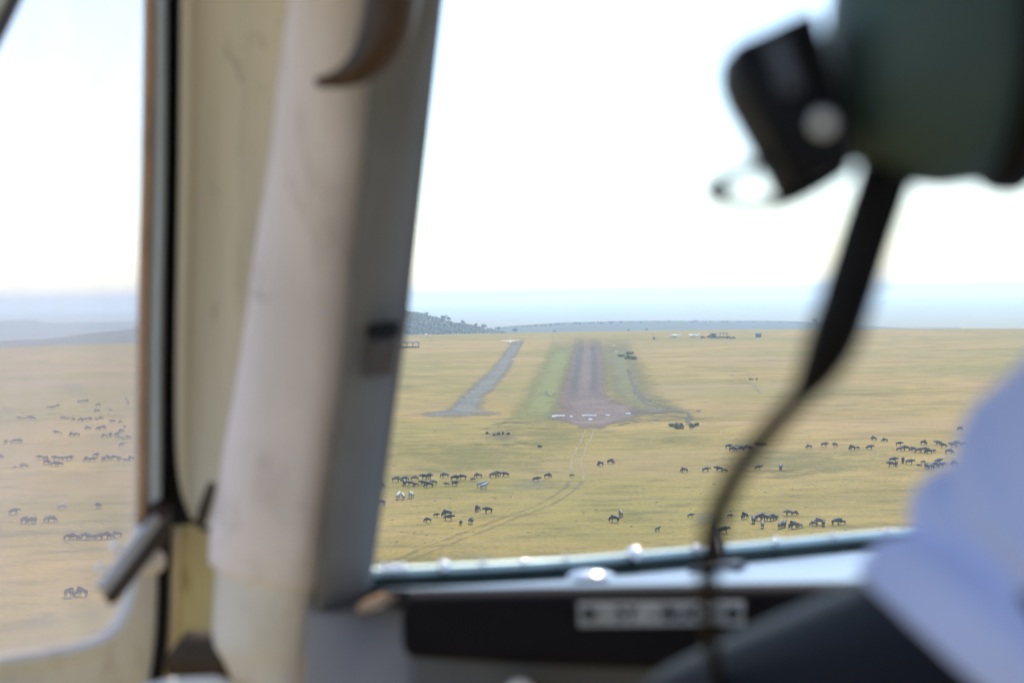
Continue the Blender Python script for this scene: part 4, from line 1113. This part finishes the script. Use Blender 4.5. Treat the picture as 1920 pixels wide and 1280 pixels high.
# left arm
s0 = av(S.lerp(Vector((.385, .415, -.15)), .35), .058, upc)
s1 = av(S, .050, s0); e1 = av(S.lerp(E, .42), .053, s1); e2 = av(E, .055, e1); f1 = av(E.lerp(Wr, .35), .045, e2); w1 = av(Wr, .028, f1)
def hand(w, dirv, side, downv):
    dirv = dirv.normalized(); sidev = side.normalized()
    palm = av(Vector(V[w]) + dirv * .045, (.034, .018), w)
    base = Vector(V[palm])
    for i, (o, L) in enumerate(((-.03, .062), (-.01, .072), (.011, .068), (.031, .052))):
        k = av(base + sidev * o + dirv * .035, .0095, palm)
        k2 = av(Vector(V[k]) + dirv * L * .45 + downv * .012, .0088, k)
        av(Vector(V[k2]) + dirv * L * .25 + downv * .032, .008, k2)
    k = av(base - sidev * .038 - dirv * .01 + downv * .01, .011, palm); k2 = av(Vector(V[k]) - sidev * .02 + dirv * .028 + downv * .01, .0095, k); av(Vector(V[k2]) + dirv * .024 + downv * .012, .0085, k2)
hand(w1, Vector((.1, 1, -.25)), Vector((-1, .1, 0)), Vector((0, 0, -1)))
# right arm resting towards the throttle
S2 = Vector((.56, .40, -.13)); E2 = Vector((.62, .60, -.34)); W2 = Vector((.56, .86, -.36))
s0 = av(S2.lerp(Vector((.385, .415, -.15)), .4), .068, upc)
s1 = av(S2, .062, s0); e1 = av(S2.lerp(E2, .5), .052, s1); e2 = av(E2, .045, e1); f1 = av(E2.lerp(W2, .35), .044, e2); w2 = av(W2, .028, f1)
hand(w2, Vector((-.1, 1, -.25)), Vector((1, .1, 0)), Vector((0, 0, -1)))
pm = skin_mesh('person', V, EDG, R, root=pel, levels=2)
person = link('person', pm, M['skin'], None, True); ck_place(person)
tag(person, 'pilot in pale blue short sleeved shirt, left arm reaching forward, wearing headset', 'person')
# shirt: short sleeves, looser than the body, with folds
V, R, EDG = [], [], []
pel = av((.42, .36, -.66), (.18, .145)); bel = av((.42, .37, -.48), (.175, .14), pel); che = av((.41, .40, -.30), (.178, .135), bel)
upc = av((.385, .415, -.16), (.135, .112), che); nb = av((.345, .435, -.075), .070, upc); av((.330, .445, -.040), .064, nb)
s0 = av((.312, .455, -.045), .082, upc); s1 = av((.262, .485, -.050), .066, s0)
s0 = av(S2.lerp(Vector((.385, .415, -.15)), .45), .080, upc); s1 = av(S2, .076, s0); s2 = av(S2.lerp(E2, .3), .072, s1); av(S2.lerp(E2, .5), .070, s2)
sm = skin_mesh('shirt', V, EDG, R, root=pel, levels=3)
for vv in sm.vertices:
    c = vv.co; ax = (E - S).normalized(); tt = (c - S).dot(ax)
    fold = math.sin((c.z * .8 + c.x * .6 - c.y * .25) * 95 + 4 * noise.noise(c * 7)) * .0065 * max(0, 1 - abs(tt) / .25)
    vv.co = c + vv.normal * (fold + .007 * noise.noise(c * 14) + .002 * noise.noise(c * 45))
shirt = link('shirt', sm, M['shirt'], person, True)
SA, SB = Vector((.266, .470, .018)), Vector((.194, .600, -.141))
ax = (SB - SA).normalized(); su = Vector((-.744, 0, .668)); su = (su - ax * su.dot(ax)).normalized(); sw = ax.cross(su)
vd = SB.normalized(); nn_ = (ax - vd * ax.dot(vd)).normalized()
SA = SA - su * .020; SB = SB - su * .020
rings = []
NS = 30
for i in range(NS + 4):
    t = min(i, NS) / NS
    q = SA.lerp(SB, t * 1.0)
    rr = .080 + .003 * t + (.0 if i <= NS else (-.0012 if i == NS + 1 else -.006 if i == NS + 2 else -.012))
    if i > NS: q = q + ax * (.0012 if i == NS + 1 else -.002 if i == NS + 2 else -.012)
    if i == 0: rr = .062
    ring = []
    for k in range(40):
        a = 2 * math.pi * k / 40
        dirv = su * math.cos(a) + sw * math.sin(a)
        p = q + dirv * rr - ax * ((dirv * rr).dot(nn_) / ax.dot(nn_) * t * t * .92)
        w_ = min(1, t * 3) * (1 if t < .93 else .55)
        crease = -.0095 * math.exp(-((t - .60 - .10 * math.cos(a + .9)) / .045) ** 2) + .004 * math.exp(-((t - .48 - .10 * math.cos(a + .9)) / .06) ** 2)
        crease += -.011 * math.exp(-((t - .82 - .08 * math.sin(a * 2)) / .04) ** 2) * (.5 + .5 * math.cos(a - .6))
        p += dirv * w_ * (crease + .004 * noise.noise(p * 18) + .0018 * noise.noise(p * 50))
        ring.append(p)
    rings.append(ring)
bm = bmesh.new(); add_loft(bm, rings)
link('shirt_sleeve', bm_mesh('shirt_sleeve', bm), M['shirt'], shirt, True)
# hair cap
bm = bmesh.new(); bmesh.ops.create_uvsphere(bm, u_segments=24, v_segments=14, radius=1, matrix=Matrix.Translation((.262, .478, .150)) @ Matrix.Diagonal((.086, .098, .080, 1)))
for vv in bm.verts: vv.co += vv.co.normalized() * .004 * noise.noise(vv.co * 60)
link('hair', bm_mesh('hair', bm), M['hair'], person, True)

# ---------------------------------------------------------------- headset
HS = new_root('headset'); ck_place(HS)
tag(HS, 'dark green aviation headset with black boom bracket and hanging cord', 'headset')
hd = .50
def cup(side):
    rings = []
    base = P(1850, 60, hd) if side < 0 else Vector((.365, .5, .11))
    tilt = .08
    prof = [(0.0, 1.0), (.008, 1.02), (.018, 1.0), (.030, .95), (.041, .84), (.049, .66), (.0535, .42), (.055, .15)]
    for t, s in prof:
        c = base + Vector((side * t, 0, 0))
        ring = []
        for k in range(28):
            a = 2 * math.pi * k / 28; ca, sa = math.cos(a), math.sin(a)
            yy = math.copysign(abs(ca) ** .75, ca) * .040 * s; zz = math.copysign(abs(sa) ** .75, sa) * .054 * s
            ring.append(c + Vector((-side * zz * tilt, yy, zz)))
        rings.append(ring)
    bm = bmesh.new(); add_loft(bm, rings); return bm, base
bm, base = cup(-1); ec = link('ear_cup', bm_mesh('ear_cup', bm), M['green'], HS, True)
bm2, base2 = cup(1); link('ear_cup', bm_mesh('ear_cup', bm2), M['green'], HS, True)
for b_, sd in ((base, 1), (base2, -1)):
    bm = bmesh.new(); pts = [b_ + Vector((sd * .008, math.cos(2 * math.pi * k / 24) * .034, math.sin(2 * math.pi * k / 24) * .047)) for k in range(25)]
    add_tube(bm, pts, [.0115] * 25, 10, cap=False); link('ear_seal', bm_mesh('ear_seal', bm), M['black'], HS, True)
hb = [base + Vector((-.03, 0, .05)), base + Vector((-.02, 0, .09)), Vector((.20, .49, .235)), Vector((.262, .485, .262)), Vector((.325, .49, .235)), base2 + Vector((.02, 0, .09)), base2 + Vector((.03, 0, .05))]
hb = [Vector(p) for p in catmull(hb, 6)]
bm = bmesh.new(); add_tube(bm, hb, [.011] * len(hb), 10, flat=.5); link('headband', bm_mesh('headband', bm), M['black'], HS, True)
# boom bracket on the outside of the cup
bp = [(1374, 78), (1440, 50), (1504, 20), (1532, 12), (1562, 120), (1588, 215), (1610, 306), (1576, 326), (1530, 334), (1502, 360), (1482, 350), (1466, 312), (1448, 268), (1412, 214), (1386, 168), (1372, 130)]
br = prism('boom_bracket', [P(x, y, .462) for x, y in bp], (0, .035, 0), M['black'], HS, .0010)
rp = [(1436, 72), (1466, 58), (1502, 165), (1470, 172)]
prism('bracket_plate', [P(x, y, .4595) for x, y in rp], (0, .003, 0), M['slate'], br, .0006)
bm = bmesh.new(); add_tube(bm, [P(1543, 232, .463), P(1543, 232, .4585), P(1543, 232, .457)], [.0034, .0034, .0026], 16); link('pivot_glint', bm_mesh('pivot_glint', bm), M['white_paint'], br, True)  # white disc painted in place of the glint on the bracket screw
lp = catmull([(1460, 292), (1424, 308), (1380, 326), (1344, 346), (1334, 357), (1346, 370), (1385, 384), (1430, 387), (1480, 377), (1520, 358), (1560, 334), (1590, 314)], 5)
bm = bmesh.new(); add_tube(bm, [P(x, y, .49 + .0001 * i) for i, (x, y) in enumerate(lp)], [.0027 if x > 1360 else .0034 for x, y in lp], 8); link('boom_wire', bm_mesh('boom_wire', bm), M['cord'], HS, True)
# cord with thick strain relief
cp = catmull([(1672, 290, 54, .50), (1655, 350, 54, .50), (1622, 450, 53, .505), (1585, 570, 51, .51), (1560, 640, 48, .515), (1530, 700, 36, .52), (1498, 745, 21, .525), (1450, 800, 21, .53), (1400, 860, 21, .535), (1362, 925, 21, .54), (1338, 990, 21, .55), (1328, 1060, 21, .57), (1328, 1130, 16, .60), (1334, 1210, 15, .64), (1350, 1300, 14, .68), (1380, 1420, 13, .70)], 6)
k = [i for i, c in enumerate(cp) if c[1] > 742][0]
bm = bmesh.new(); s_ = cp[:k + 1]; add_tube(bm, [P(x, y, d) for x, y, r, d in s_], [r / FPX * d for x, y, r, d in s_], 14); link('strain_relief', bm_mesh('strain_relief', bm), M['cord'], HS, True)
bm = bmesh.new(); s_ = cp[k:]; add_tube(bm, [P(x, y, d) for x, y, r, d in s_], [r / FPX * d for x, y, r, d in s_], 10); link('cord', bm_mesh('cord', bm), M['cord'], HS, True)

# ---------------------------------------------------------------- haze
bm = bmesh.new(); add_box(bm, (0, 12100, -6.5), (28000, 28600, 263))
hz_mesh = bm_mesh('haze', bm)
hm = bpy.data.materials.new('haze_air'); hm.use_nodes = True; hm.node_tree.nodes.clear()
vo = hm.node_tree.nodes.new('ShaderNodeVolumePrincipled'); mo = hm.node_tree.nodes.new('ShaderNodeOutputMaterial')
vo.inputs['Color'].default_value = (0.63, 0.81, 0.97, 1); vo.inputs['Density'].default_value = 0.000105; vo.inputs['Anisotropy'].default_value = 0.3
hm.node_tree.links.new(vo.outputs[0], mo.inputs['Volume'])
tag(link('haze', hz_mesh, hm), 'pale blue haze filling the air over the plain', 'haze', kind='stuff')
